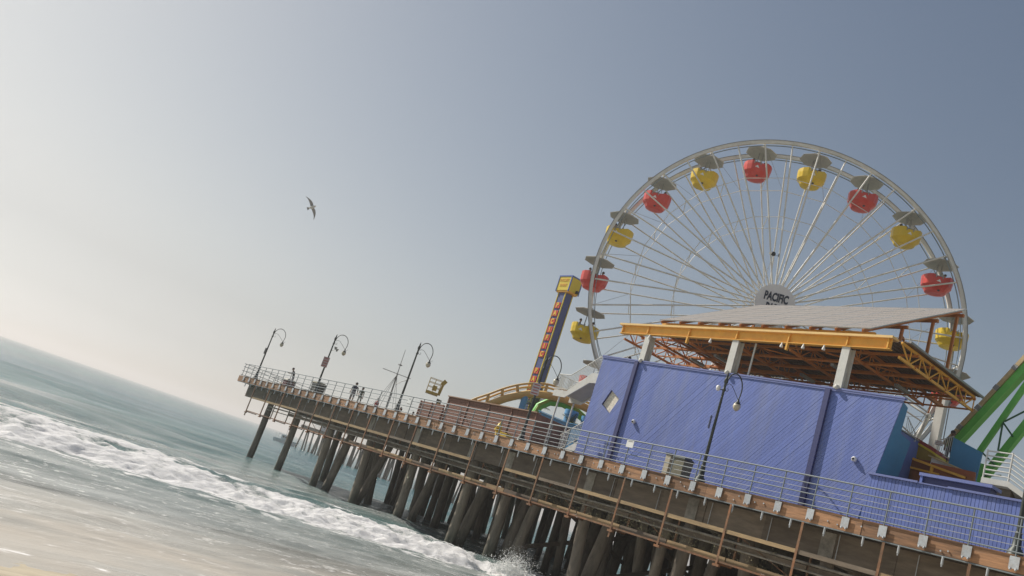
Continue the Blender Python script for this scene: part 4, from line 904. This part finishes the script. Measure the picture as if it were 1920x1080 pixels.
for i in (14, 30): ob('support_column', G().tube((spi[i].x, spi[i].y, 6.88), spi[i], 0.25, n=12), SKYBLUE, co)

# ================================================================== BOOM LIFT
bo = root('boom_lift', (40.5, 62.6, 6.88), 'yellow boom lift with its railed basket raised above the enclosure', 'boom lift')
c0 = Vector((39.9, 63.5, 10.25)); e = Vector((0.84, -0.54, 0)); d_ = Vector((0.54, 0.84, 0)); BY_ = mat('lift_yellow', (0.50, 0.36, 0.05), 0.5, 0, 0.2, 5, dirt=(0.25, 0.15, 0.05), dirt_amt=0.6)
def cb(u, v_, w): return c0+e*u+d_*v_+Vector((0, 0, w))
bk = ob('basket_floor', G().hexa([cb(-.55, -.4, 0), cb(.55, -.4, 0), cb(.55, .4, 0), cb(-.55, .4, 0), cb(-.55, -.4, .22), cb(.55, -.4, .22), cb(.55, .4, .22), cb(-.55, .4, .22)]), BY_, bo)
for i in range(9): ob('floor_tooth', G().tube(cb(-.5+i*.12, -.38, -.10), cb(-.5+i*.12, -.38, 0), 0.02, n=5), BLACKMET, bk)
for u in (-.52, 0, .52):
    for v_ in (-.38, .38): ob('basket_post', G().tube(cb(u, v_, .2), cb(u, v_, 1.35), 0.025, n=6), BY_, bk)
for w in (0.62, 1.0, 1.35):
    ob('basket_rail', G().path([cb(-.52, -.38, w), cb(.52, -.38, w), cb(.52, .38, w), cb(-.52, .38, w), cb(-.52, -.38, w)], 0.025, 6), BY_, bk)
ob('tool_box', G().hexa([cb(-.1, -.36, .35), cb(.3, -.36, .35), cb(.3, .0, .35), cb(-.1, .0, .35), cb(-.1, -.36, .78), cb(.3, -.36, .78), cb(.3, .0, .78), cb(-.1, .0, .78)]), BY_, bo)
ob('control_mast', G().bar(cb(.62, 0, .1), cb(.72, 0, 1.4), 0.16, 0.22), BY_, bo); ob('control_box', G().bar(cb(.60, 0, 1.05), cb(.85, 0, 1.5), 0.3, 0.34), BY_, bo)
ob('jib', G().bar(cb(.6, 0, -.35), cb(1.05, 0, -.4), 0.28, 0.3), BLACKMET, bo); ob('boom', G().bar(cb(.85, 0, -.3), cb(.75, 0.1, -2.9), 0.24, 0.3), BY_, bo)
ob('chassis', G().box((39.6, 61.8, 7.2), (41.6, 64.0, 7.9)), BY_, bo)
for x in (39.7, 41.5):
    for y in (62.1, 63.7): ob('wheel', G().path([(x-.14, y, 7.25), (x+.14, y, 7.25)], [.37, .37], 14), BLACKP, bo)

# ================================================================== FLAG MAST
ma = root('flag_mast', (42.1, 73.9, 6.88), 'slim nautical flag mast with a cross yard and rope stays', 'mast')
ob('lower_mast', G().tube((42.1, 73.9, 6.88), (41.95, 73.95, 12.0), 0.11, 0.07, n=8), GREYM, ma); ob('top_mast', G().tube((41.95, 73.95, 11.6), (41.88, 73.97, 14.5), 0.05, 0.02, n=6), GREYM, ma)
ob('yard', G().tube((40.6, 74.68, 12.02), (43.14, 73.24, 11.95), 0.035, n=6), GREYM, ma); ob('cross_tree', G().box((41.75, 73.8, 12.85), (42.05, 74.1, 12.95)), GREYM, ma)
for i, (dx, dy2) in enumerate(((-1.6, 1.0), (-1.2, 0.7), (-0.8, 0.5), (0.8, -.4), (1.2, -.7))): ob('stay', G().tube((41.95, 73.95, 11.9), (42.1+dx, 73.9+dy2, 6.9), 0.016, n=4), BLACKMET, ma)
ob('gaff', G().path([(42.1, 73.85, 10.9), (42.5, 73.6, 11.4), (42.9, 73.4, 11.7)], 0.03, 6), GREYM, ma)

# ================================================================== RIGHT-HAND CLUSTER
rd = root('ride_boat', (39.5, 19.6, 9.3), 'red and yellow curved hull of a ride behind the teal wall', 'ride')
OCH = mat('ochre_fibreglass', (0.36, 0.24, 0.035), 0.5, 0, 0.12, 2); MAR = mat('dark_red_paint', (0.33, 0.05, 0.045), 0.5)
cur = [(20.4, 12.25), (20.1, 12.16), (19.75, 12.02), (19.4, 11.88), (19.12, 11.74)]
def band(dz0, dz1, m, nm, x0=38.45): ob(nm, G().prism([(x0, y, z+dz0) for y, z in cur]+[(x0, y, z+dz1) for y, z in cur[::-1]], (1.8, 0, 0)), m, rd)
band(0.0, -0.17, MAR, 'top_band'); band(-0.172, -0.27, TYE, 'yellow_band', 38.43); band(-0.272, -0.85, OCH, 'hull', 38.5)
ob('keel_deck', G().box((38.2, 18.9, 9.3), (40.2, 20.4, 11.15)), mat('rust_orange', (0.30, 0.10, 0.03), 0.6, 0, 0.2, 3), rd)
od = root('orange_stage', (37.6, 18.2, 9.3), 'rust orange stepped platform above the ribbed wall', 'platform')
ob('front', G().prism([(37.5, 19.5, 9.35), (37.5, 19.5, 10.45), (37.5, 18.6, 10.62), (37.5, 16.9, 10.62), (37.5, 16.85, 9.35)], (0.12, 0, 0)), MATS['rust_orange'], od)
ob('upper_panel', G().prism([(37.75, 18.9, 10.6), (37.75, 18.9, 11.0), (37.75, 17.0, 10.88), (37.75, 16.95, 10.4)], (0.1, 0, 0)), mat('brick_orange', (0.36, 0.10, 0.035), 0.6), od)
ob('handrail_beam', G().bar((37.4, 19.55, 10.95), (37.4, 17.2, 10.50), 0.08, 0.10), YELORANGE, od); ob('lower_beam', G().bar((37.42, 19.6, 10.55), (37.42, 18.3, 10.45), 0.06, 0.08), YELORANGE, od)
ob('strut', G().box((37.40, 18.60, 10.3), (37.48, 18.72, 10.75)), YELORANGE, od)
ob('cream_edge', G().bar((38.0, 19.2, 11.34), (38.0, 17.6, 10.92), 0.1, 0.06), CREAMT, od); ob('grey_skirt', G().prism([(38.1, 19.1, 10.9), (38.1, 19.1, 11.28), (38.1, 17.7, 10.92), (38.1, 17.7, 10.7)], (0.06, 0, 0)), SIGNW, od)
tr_ = root('teal_barrier', (39, 18.1, 9.3), 'teal sloped barrier panel beside the white fence', 'barrier')
ob('panel', G().prism([(39.0, 18.76, 10.6), (39.0, 18.76, 12.56), (39.0, 17.43, 12.06), (39.0, 17.50, 10.3)], (0.1, 0, 0)), TEAL, tr_)
ob('base', G().box((39.12, 17.5, 9.3), (40.3, 18.75, 10.6)), TEAL, tr_)
def fence(label, x, pts_top, pts_bot, n, loc):
    t = root('white_fence', loc, label, 'fence')
    (ya, za), (yb2, zb2) = pts_top; (yc, zc), (yd, zd) = pts_bot
    ob('top_rail', G().tube((x, ya, za), (x, yb2, zb2), 0.022, n=6), WHITE, t); ob('bottom_rail', G().tube((x, yc, zc), (x, yd, zd), 0.022, n=6), WHITE, t)
    for i in range(n+1): f_ = i/n; ob('baluster', G().tube((x, yc+(yd-yc)*f_, zc+(zd-zc)*f_), (x, ya+(yb2-ya)*f_, za+(zb2-za)*f_), 0.013, n=5), WHITE, t)
fence('white baluster fence next to the teal barrier', 39.05, ((19.35, 12.36), (18.78, 12.62)), ((19.40, 11.78), (18.78, 11.55)), 7, (39, 19, 11.3))
fence('white baluster fence at the shoulder of the blue building', 38.0, ((20.5, 12.98), (19.95, 12.2)), ((20.45, 12.1), (19.93, 11.88)), 6, (38, 20.2, 11.3))
notice((40.0, 19.85, 12.43), 0.36, 0.22, 'white board with red lettering behind the white fence', m=SIGNW, lines=3, normal=(-1, -0.3, 0))
pf = root('steel_column', (50, 25.1, 6.88), 'thick pale column with struts below the canopy edge', 'column')
ob('column', G().box((49.8, 24.85, 6.88), (50.25, 25.32, 17.6)), WHEELW, pf); ob('strut', G().tube((50, 27.4, 17.1), (50, 25.75, 16.28), 0.07), WHEELW, pf)
ob('strut', G().tube((50, 25.75, 16.3), (50, 26.3, 14.3), 0.13), WHEELW, pf); ob('strut', G().tube((50.1, 25.7, 18.2), (50.1, 25.9, 15.9), 0.05), ORANGE, pf); ob('joint', G().sphere((49.95, 25.75, 16.3), 0.16), WHITE, pf)
ob('cable', G().tube((50.2, 24.75, 17.5), (50.2, 24.7, 15.0), 0.03), GREYM, pf)
gc = root('green_ride_frame', (44, 19, 9.0), 'bright green inclined ride frame with a cream track', 'ride frame')
A = Vector((44, 21.3, 13.15)); B = Vector((44, 12.83, 27.0)); dd = (B-A).normalized(); nn = Vector((0, -dd.z, dd.y)).normalized()
if nn.z < 0: nn = -nn
L_ = (B-A).length; s = 0
while s < L_-0.3:
    ob('track_board', G().bar(A+dd*s+nn*0.17, A+dd*(s+1.05)+nn*0.17, 0.7, 0.20, nn), CREAMT, gc); ob('track_clamp', G().bar(A+dd*(s+1.06)+nn*0.17, A+dd*(s+1.32)+nn*0.17, 0.74, 0.24, nn), GREYM, gc); s += 1.33
ob('track_beam', G().bar(A-nn*0.12, B-nn*0.12, 0.5, 0.34, nn), GREEN, gc)
ob('leg', G().bar((44, 20.3, 12.0), (44, 14.4, 26.0), 0.25, 0.2, (1, 0, 0)), GREEN, gc); ob('leg', G().bar((44.3, 20.0, 11.0), (44.3, 13.2, 24.6), 0.35, 0.34, (1, 0, 0)), GREEN, gc)
ob('leg', G().bar((44, 19.9, 9.0), (44, 19.45, 12.6), 0.3, 0.3, (1, 0, 0)), GREEN, gc)
ob('leg', G().bar((44.1, 12.9, 6.88), (44.1, 12.9, 27.2), 0.4, 0.4, (1, 0, 0)), GREEN, gc)
DGR = mat('dark_green_steel', (0.03, 0.14, 0.06), 0.5)
for p, q in (((44, 18.95, 13.4), (44, 18.97, 15.0)), ((44, 18.9, 14.9), (44, 18.0, 15.6)), ((44, 19.0, 14.9), (44, 18.4, 14.2)), ((44, 19.8, 13.3), (44, 18.9, 12.6)), ((44, 19.7, 12.0), (44, 18.6, 12.2))): ob('brace', G().tube(p, q, 0.045, n=6), DGR, gc)
wpf = root('white_platform', (35.5, 15, 9.3), 'white railed service platform at the right edge', 'platform')
P0, P1, P2 = (35.5, 15.66), (35.5, 14.74), (36.4, 14.6)
ob('floor', G().prism([(35.45, 15.7, 10.05), (35.45, 14.70, 10.05), (35.45, 13.3, 9.3), (37.2, 13.3, 9.3), (37.2, 15.7, 10.05)], (0, 0, 0.22)), WHITE, wpf)
for i in range(6):
    zz = 10.42+i*0.19; ob('rail', G().path([(35.5, 15.66, zz), (35.5, 14.72, zz), (35.5, 13.2, zz-0.85)], 0.032, 6), WHITE, wpf)
for yy, z0, z1 in ((15.66, 10.25, 11.42), (14.72, 10.25, 11.42), (13.6, 9.6, 10.8)): ob('post', G().tube((35.5, yy, z0), (35.5, yy, z1), 0.036, n=6), WHITE, wpf)
ob('support', G().box((35.6, 14.6, 9.2), (36.8, 15.5, 10.04)), DARKWOOD, wpf)

# ================================================================== PEOPLE
def person(label, loc, rz, J, shirt, pants, skin, legs_z, arm_len=0.5, hair_long=False, scale=1.0, group=None):
    """J: joint positions in metres, facing +Y, feet at z 0. One skinned surface, materials by region, hair as a child."""
    names = list(J); idx = {n: i for i, n in enumerate(names)}
    rad = dict(pelvis=.145, belly=.135, chest=.15, neck=.055, head=.085, crown=.09, chin=.07)
    def rd_(n):
        for k, v_ in (('shoulder', .065), ('elbow', .045), ('wrist', .033), ('palm', .035), ('finger', .0095), ('thumb', .0105), ('hip', .095), ('knee', .065), ('ankle', .042), ('toe', .035)):
            if n.startswith(k): return v_
        return rad.get(n, .05)
    verts = [Vector(J[n])*scale for n in names]; E = [('pelvis', 'belly'), ('belly', 'chest'), ('chest', 'neck'), ('neck', 'head'), ('head', 'crown')]
    for s in 'LR':
        E += [('chest', 'shoulder'+s), ('shoulder'+s, 'elbow'+s), ('elbow'+s, 'wrist'+s), ('wrist'+s, 'palm'+s), ('pelvis', 'hip'+s), ('hip'+s, 'knee'+s), ('knee'+s, 'ankle'+s), ('ankle'+s, 'toe'+s)]
    edges = [(idx[a], idx[b]) for a, b in E]
    cols = [None]*len(verts)
    for s in 'LR':                 # five fingers from the palm
        w, p = Vector(J['wrist'+s])*scale, Vector(J['palm'+s])*scale; d = (p-w).normalized(); sd = d.cross(Vector((0, 1, 0)))
        if sd.length < 0.2: sd = d.cross(Vector((1, 0, 0)))
        sd.normalize()
        for i, (o_, l_) in enumerate(((-.030, .070), (-.010, .082), (.010, .078), (.030, .062))):
            verts.append(p+sd*o_+d*.03); verts.append(p+sd*o_*1.15+d*(l_+.02)+Vector((0, 0.02, 0))); edges += [(idx['palm'+s], len(verts)-2), (len(verts)-2, len(verts)-1)]; names += ['finger', 'finger']
        verts.append(p-sd*.045+d*.02); edges.append((idx['palm'+s], len(verts)-1)); names.append('thumb')
    me = bpy.data.meshes.new('body'); me.from_pydata([tuple(v) for v in verts], edges, [])
    o = bpy.data.objects.new('body', me); COL.objects.link(o)
    md = o.modifiers.new('skin', 'SKIN'); 
    sl = me.skin_vertices[0].data if me.skin_vertices else None
    if sl is None:
        bm = bmesh.new(); bm.from_mesh(me); bm.verts.layers.skin.verify(); bm.to_mesh(me); bm.free(); sl = me.skin_vertices[0].data
    for i, n in enumerate(names): r_ = rd_(n)*scale; sl[i].radius = (r_, r_*(0.72 if n in ('chest', 'belly', 'pelvis') else 1)); sl[i].use_root = (n == 'pelvis')
    o.modifiers.new('sub', 'SUBSURF').levels = 1
    dg = bpy.context.evaluated_depsgraph_get(); bme = bpy.data.meshes.new_from_object(o.evaluated_get(dg)); bpy.data.objects.remove(o)
    bme.materials.clear()
    for m in (skin, shirt, pants, HAIR): bme.materials.append(m)
    neck = J['neck'][2]*scale; pel = (J['pelvis'][2]+0.04)*scale; jz = [(Vector(J['elbow'+s])*scale, Vector(J['palm'+s])*scale, Vector(J['wrist'+s])*scale) for s in 'LR']
    for f in bme.polygons:
        f.use_smooth = True; c = f.center; mi = 1
        if c.z > neck: mi = 0
        elif c.z < pel: mi = 2 if c.z > legs_z*scale else 0
        for e_, p_, w_ in jz:
            ax = (p_-e_); t = (c-e_).dot(ax)/max(ax.length_squared, 1e-6)
            if t > 0.05 and (c-(e_+ax*min(t, 1.2))).length < 0.09*scale: mi = 0
        f.material_index = mi
        if c.z < 0.09*scale: f.material_index = 3
    t = root('person', loc, label, 'person', group); t.rotation_euler = (0, 0, rz)
    b_ = bpy.data.objects.new('body', bme); COL.objects.link(b_); b_.parent = t
    hc = Vector(J['crown'])*scale; hd = Vector(J['head'])*scale
    g = G().sphere((hc.x, hc.y-0.018*scale, hc.z+0.012*scale), 0.108*scale, 12, 0.95)
    if hair_long: g.path([(hc.x, hc.y-.05*scale, hc.z), (hc.x, hc.y-.1*scale, hc.z-.12*scale), (hc.x, hc.y-.09*scale, hc.z-.30*scale)], [.09*scale, .085*scale, .04*scale], 8)
    ob('hair', g, HAIR, t, local=True)
    fg = G().add([(hd.x-.016*scale, hd.y+.07*scale, hd.z+.01*scale), (hd.x+.016*scale, hd.y+.07*scale, hd.z+.01*scale), (hd.x, hd.y+.115*scale, hd.z+.0), (hd.x, hd.y+.075*scale, hd.z+.05*scale)], [(0, 1, 2), (1, 3, 2), (3, 0, 2), (0, 3, 1)])
    ob('nose', fg, skin, t, local=True)
    ge = G()
    for s in (-1, 1): ge.sphere((hd.x+s*.034*scale, hd.y+.078*scale, hd.z+.045*scale), .012*scale, 6)
    ob('eyes', ge, BLACKP, t, local=True); ob('mouth', G().box((hd.x-.025*scale, hd.y+.07*scale, hd.z-.035*scale), (hd.x+.025*scale, hd.y+.088*scale, hd.z-.027*scale)), SIGNRED, t, local=True)
    gr = G()
    for s in (-1, 1): gr.sphere((hd.x+s*.088*scale, hd.y, hd.z+.03*scale), .022*scale, 6)
    ob('ears', gr, skin, t, local=True)
    return t
STAND = dict(pelvis=(0, 0, .93), belly=(0, 0, 1.08), chest=(0, 0, 1.30), neck=(0, 0, 1.48), head=(0, .02, 1.58), crown=(0, .01, 1.66), shoulderL=(-.19, 0, 1.40), shoulderR=(.19, 0, 1.40), elbowL=(-.25, -.03, 1.12), elbowR=(.25, -.03, 1.12),
    wristL=(-.26, .06, .89), wristR=(.26, .06, .89), palmL=(-.26, .08, .83), palmR=(.26, .08, .83), hipL=(-.09, 0, .88), hipR=(.09, 0, .88), kneeL=(-.10, .02, .48), kneeR=(.10, .02, .48), ankleL=(-.10, -.02, .08), ankleR=(.10, -.02, .08), toeL=(-.11, .14, .035), toeR=(.11, .14, .035))
def pose(**k): d = dict(STAND); d.update(k); return d
WALK = pose(hipL=(-.09, 0, .88), kneeL=(-.10, .16, .50), ankleL=(-.10, .24, .08), toeL=(-.10, .40, .05), kneeR=(.10, -.05, .47), ankleR=(.10, -.30, .12), toeR=(.10, -.18, .035), elbowL=(-.25, -.12, 1.14), wristL=(-.27, -.16, .90), palmL=(-.27, -.16, .83), elbowR=(.25, .05, 1.12), wristR=(.26, .22, .93), palmR=(.26, .25, .87))
LEAN = pose(chest=(0, .12, 1.30), neck=(0, .20, 1.46), head=(0, .27, 1.54), crown=(0, .28, 1.62), belly=(0, .03, 1.08), shoulderL=(-.19, .14, 1.39), shoulderR=(.19, .14, 1.39), elbowL=(-.24, .30, 1.20), elbowR=(.24, .30, 1.20), wristL=(-.14, .50, 1.17), wristR=(.14, .50, 1.17), palmL=(-.08, .55, 1.18), palmR=(.08, .55, 1.18))
SIT = pose(pelvis=(0, 0, .12), belly=(0, 0, .28), chest=(0, .02, .50), neck=(0, .03, .68), head=(0, .05, .78), crown=(0, .04, .86), shoulderL=(-.19, .02, .60), shoulderR=(.19, .02, .60), elbowL=(-.25, .05, .34), elbowR=(.25, .05, .34), wristL=(-.16, .26, .24), wristR=(.16, .26, .24), palmL=(-.12, .31, .22), palmR=(.12, .31, .22),
    hipL=(-.09, .03, .10), hipR=(.09, .03, .10), kneeL=(-.11, .42, .12), kneeR=(.11, .42, .12), ankleL=(-.11, .42, -.28), ankleR=(.11, .42, -.28), toeL=(-.11, .55, -.33), toeR=(.11, .55, -.33))
person('man in a black shirt and grey trousers leaning at the rail near the pier end', (30.75, 71.3, 6.88), R(80), LEAN, CLOTHS['black'], CLOTHS['grey'], SKIN, 0.1, scale=1.03)
person('man in a dark shirt and grey shorts walking along the pier', (31.9, 61.8, 6.88), R(150), WALK, CLOTHS['navy'], CLOTHS['grey'], SKIN, 0.5, scale=1.02)
person('shorter long-haired walker in olive with a pink sleeve beside the man', (31.9, 60.5, 6.88), R(165), WALK, CLOTHS['olive'], CLOTHS['olive'], SKIN, 0.42, hair_long=True, scale=0.86)
person('visitor in red standing farther back near the flag mast', (37.6, 67.9, 6.88), R(200), STAND, CLOTHS['red'], CLOTHS['blue'], SKIN, 0.1, scale=0.98)
person('visitor in white standing farther back beyond the third lamp', (39.8, 67.4, 6.88), R(60), STAND, CLOTHS['white'], CLOTHS['navy'], SKIN, 0.1, hair_long=True, scale=0.97)
person('visitor in tan walking farther back left of the brown enclosure', (41.5, 67.9, 6.88), R(120), WALK, CLOTHS['tan'], CLOTHS['navy'], SKIND, 0.1, scale=1.0)
person('dark-haired person in purple on the terrace at the roof edge', (35.3, 36.5, 12.06), R(110), STAND, CLOTHS['purple'], CLOTHS['navy'], SKIN, 0.1, scale=1.04)
person('dark-haired person standing behind the white fence at the ride', (39.6, 19.1, 11.16), R(140), STAND, CLOTHS['olive'], CLOTHS['navy'], SKIND, 0.1, scale=1.06)
riders = [(16, -0.55, 0, 'rider in the red gondola by the sign tower, on its left seat', 'black'), (16, 0.55, 0.1, 'rider in the red gondola by the sign tower, on its right seat', 'pink'), (0, -0.5, -0.1, 'rider in tan on the left seat of the topmost red gondola', 'tan'),
          (0, 0.5, 0.1, 'rider in dark clothes on the right seat of the topmost red gondola', 'black'), (15, -0.55, 0, 'rider in the lowest yellow gondola on the left of the wheel', 'navy'), (3, -0.5, 0, 'rider in the third yellow gondola on the right of the wheel', 'black')]
riders += [(17, -0.5, 0, 'rider on the left seat of the yellow gondola high on the left', 'navy'), (18, 0.5, 0, 'rider on the right seat of the red gondola third on the upper left', 'white'), (19, -0.5, 0.1, 'rider on the left seat of the yellow gondola left of the top', 'red'),
           (1, 0.5, 0, 'rider on the right seat of the yellow gondola right of the top', 'blue'), (2, -0.5, 0, 'rider on the left seat of the second red gondola on the right', 'black'), (4, 0.5, 0, 'rider on the right seat of the red gondola beside the panel tip', 'olive'), (15, 0.5, 0, 'rider on the right seat of the lowest yellow gondola on the left', 'black')]
for k, u, v_, lab, cl in riders:
    q = GPOS[k]+Matrix.Rotation(GROT, 3, 'Z') @ Vector((u, v_, -2.02+0.12))
    person(lab, q, GROT+(R(-90) if u < 0 else R(90)), SIT, CLOTHS[cl], CLOTHS['blue'], SKIN, -1, group='riders in the gondolas')

# ================================================================== GULL
gl = root('seagull', (14.6, 39.4, 13.8), 'seagull gliding with spread wings over the surf', 'bird')
GW = mat('gull_white', (0.62, 0.60, 0.55), 0.7, 0, 0.1, 12); GG = mat('gull_grey', (0.30, 0.29, 0.28), 0.7, 0, 0.15, 12)
wd = Vector((-0.40, 0.14, 0.52)).normalized(); bd = Vector((0.80, -0.50, 0.12)); bd = (bd-wd*bd.dot(wd)).normalized(); nn = wd.cross(bd)
bc = Vector((14.6, 39.4, 13.8)); wd = wd*0.78; bd = bd*0.62
ob('body', G().path([bc+bd*t for t in (-.26, -.16, 0, .12, .2, .25, .29)], [.02, .06, .085, .07, .045, .045, .012], 8), GW, gl)
ob('beak', G().tube(bc+bd*.285, bc+bd*.335, .012, .003, 5), LYE, gl)
ob('tail', G().prism([bc-bd*.22-wd*.03, bc-bd*.22+wd*.03, bc-bd*.42+wd*.11, bc-bd*.42-wd*.11], nn*0.012), GG, gl)
for s in (1, -1):
    st_ = [(0.03, .10, -.11), (.22, .15, -.10), (.42, .10, -.10), (.60, -.02, -.13), (.78, -.20, -.23)]
    up_ = lambda t: nn*(0.05*math.sin(t*3.5))
    pts = []
    g = G()
    for a, b in zip(st_, st_[1:]):
        g.hexa([bc+wd*s*a[0]+bd*a[2]+up_(a[0]), bc+wd*s*b[0]+bd*b[2]+up_(b[0]), bc+wd*s*b[0]+bd*b[1]+up_(b[0]), bc+wd*s*a[0]+bd*a[1]+up_(a[0])]+[q+nn*0.014 for q in (bc+wd*s*a[0]+bd*a[2]+up_(a[0]), bc+wd*s*b[0]+bd*b[2]+up_(b[0]), bc+wd*s*b[0]+bd*b[1]+up_(b[0]), bc+wd*s*a[0]+bd*a[1]+up_(a[0]))])
    ob('wing', g, GG, gl)

# ================================================================== FAR WATER: boat, far pier
bt = root('cabin_boat', (108.5, 244.5, 0), 'white cabin boat moored out beyond the pier', 'boat')
bu = Vector((0.56, 0.83, 0)).normalized(); bd2 = Vector((0.82, -0.57, 0)); b0 = Vector((110.5, 244.0, 0))
hull = [(-3.6, 0.5), (-3.6, -0.3), (2.6, -0.3), (4.0, 1.0)]
g = G().hexa([b0+bd2*-3.6-bu*.9+Vector((0, 0, -.3)), b0+bd2*2.6-bu*.3+Vector((0, 0, -.3)), b0+bd2*2.6+bu*.3+Vector((0, 0, -.3)), b0+bd2*-3.6+bu*.9+Vector((0, 0, -.3)), b0+bd2*-3.7-bu*1.2+Vector((0, 0, .9)), b0+bd2*4.0-bu*.15+Vector((0, 0, 1.4)), b0+bd2*4.0+bu*.15+Vector((0, 0, 1.4)), b0+bd2*-3.7+bu*1.2+Vector((0, 0, .9))])
ob('hull', g, SIGNW, bt)
cab = ob('cabin', G().bar(b0+bd2*-1.6+Vector((0, 0, 1.65)), b0+bd2*1.0+Vector((0, 0, 1.75)), 1.7, 1.3), SIGNW, bt)
for u in (-1.2, -0.4, 0.4): ob('window', G().bar(b0+bd2*u-bu*.87+Vector((0, 0, 1.85)), b0+bd2*(u+.55)-bu*.87+Vector((0, 0, 1.85)), 0.04, 0.5), BLACKP, cab)
ob('roof', G().bar(b0+bd2*-2.6+Vector((0, 0, 2.4)), b0+bd2*1.3+Vector((0, 0, 2.45)), 1.9, 0.12), SIGNW, bt); ob('antenna', G().tube(b0+bd2*-.5+Vector((0, 0, 2.4)), b0+bd2*-.7+Vector((0, 0, 5.5)), 0.04), GREYM, bt)
for u in (-3.4, -2.6): ob('post', G().tube(b0+bd2*u+Vector((0, 0, .9)), b0+bd2*u+Vector((0, 0, 2.4)), 0.05), GREYM, bt)
fp = root('far_pier', (125, 205, 0), 'distant stretch of the pier on many close piles', 'pier')
a_, b_2 = Vector((109, 233, 0)), Vector((138, 160, 0)); dv = (b_2-a_).normalized(); sv = Vector((dv.y, -dv.x, 0)); LL = (b_2-a_).length
ob('deck', G().bar(a_+Vector((0, 0, 6.4))+sv*-5, b_2+Vector((0, 0, 6.4))+sv*-5, 12, 0.9), DARKWOOD, fp)
fpile = None; rr3 = random.Random(11)
for row in range(4):
    s = 0.0
    while s < LL:
        if fpile is None: fpile = ob('pile', G().tube((0, 0, -1), (0, 0, 6.0), 0.24, n=8), PILEM, fp, local=True); o = fpile
        else: o = inst(fpile, fp)
        o.location = a_+dv*(s+rr3.uniform(-.5, .5))+sv*(-row*3.4)-Vector((125, 205, 0)); o.rotation_euler = (rr3.uniform(-.10, .10), rr3.uniform(-.10, .10), 0); s += 2.3+rr3.uniform(-.3, .6)
sh = root('harbour_shed', (114, 231, 6.85), 'small pale shed on the distant pier', 'shed')
ob('wall', G().box((112.5, 229.5, 6.86), (117.5, 233.5, 9.6)), SIGNW, sh); ob('roof', G().prism([(112.2, 229.2, 9.6), (117.8, 229.2, 9.6), (115, 229.2, 10.8)], (0, 4.6, 0)), GREYM, sh)
for u in (113.0, 114.6, 116.2): ob('window', G().box((u, 229.42, 7.9), (u+.9, 229.498, 8.9)), BLACKP, sh)

# ================================================================== SPRAY where the breaker meets the piles
g = G(); rs = random.Random(21)
for i in range(8000):
    k = rs.random()
    if k < 0.62:       # plume at the pile
        h_ = abs(rs.gauss(0, 0.55)); w_ = 0.60*(1-0.5*min(h_, 1.6)/1.6); cx = 28.4+rs.gauss(0, w_)+0.10*h_; cy = 32.9+rs.gauss(0, w_*0.8); s0 = rs.uniform(0.010, 0.060)*(1-0.7*min(h_, 1.6)/1.6)
    else:              # droplets leaping off the crest
        cx = rs.uniform(14, 29); cy = 34.6+rs.gauss(0, .8); h_ = abs(rs.gauss(0.15, 0.22)); s0 = rs.uniform(0.006, 0.026)
    c = Vector((cx, cy, 0.25+h_)); p = [c+Vector((rs.uniform(-1, 1), rs.uniform(-1, 1), rs.uniform(-1, 1)))*s0 for _ in range(4)]
    g.add(p, [(0, 1, 2), (0, 2, 3), (0, 3, 1), (1, 3, 2)])
sp = ob('wave_spray', g, mat('spray_white', (0.92, 0.92, 0.90), 0.9, 0, 0.03, 3)); sp['kind'] = 'stuff'; tag(sp, 'white spray thrown up against the piles', 'spray')

# ================================================================== HAZE: thin sea air round everything
hz = ob('haze', G().box((-400, -400, -5.0), (9800, 9800, 40.0)), mat('haze_shell', (1, 1, 1))); hz['kind'] = 'stuff'
hm = bpy.data.materials.new('sea_haze'); hm.use_nodes = True; ht = hm.node_tree; ht.nodes.clear()
pv = ht.nodes.new('ShaderNodeVolumePrincipled'); ho = ht.nodes.new('ShaderNodeOutputMaterial')
pv.inputs['Color'].default_value = (1.0, 0.98, 0.96, 1); pv.inputs['Density'].default_value = 0.0006; pv.inputs['Anisotropy'].default_value = 0.4
ht.links.new(pv.outputs[0], ho.inputs['Volume']); hz.data.materials.clear(); hz.data.materials.append(hm)
tag(hz, 'thin pale sea haze over the whole beach', 'haze')
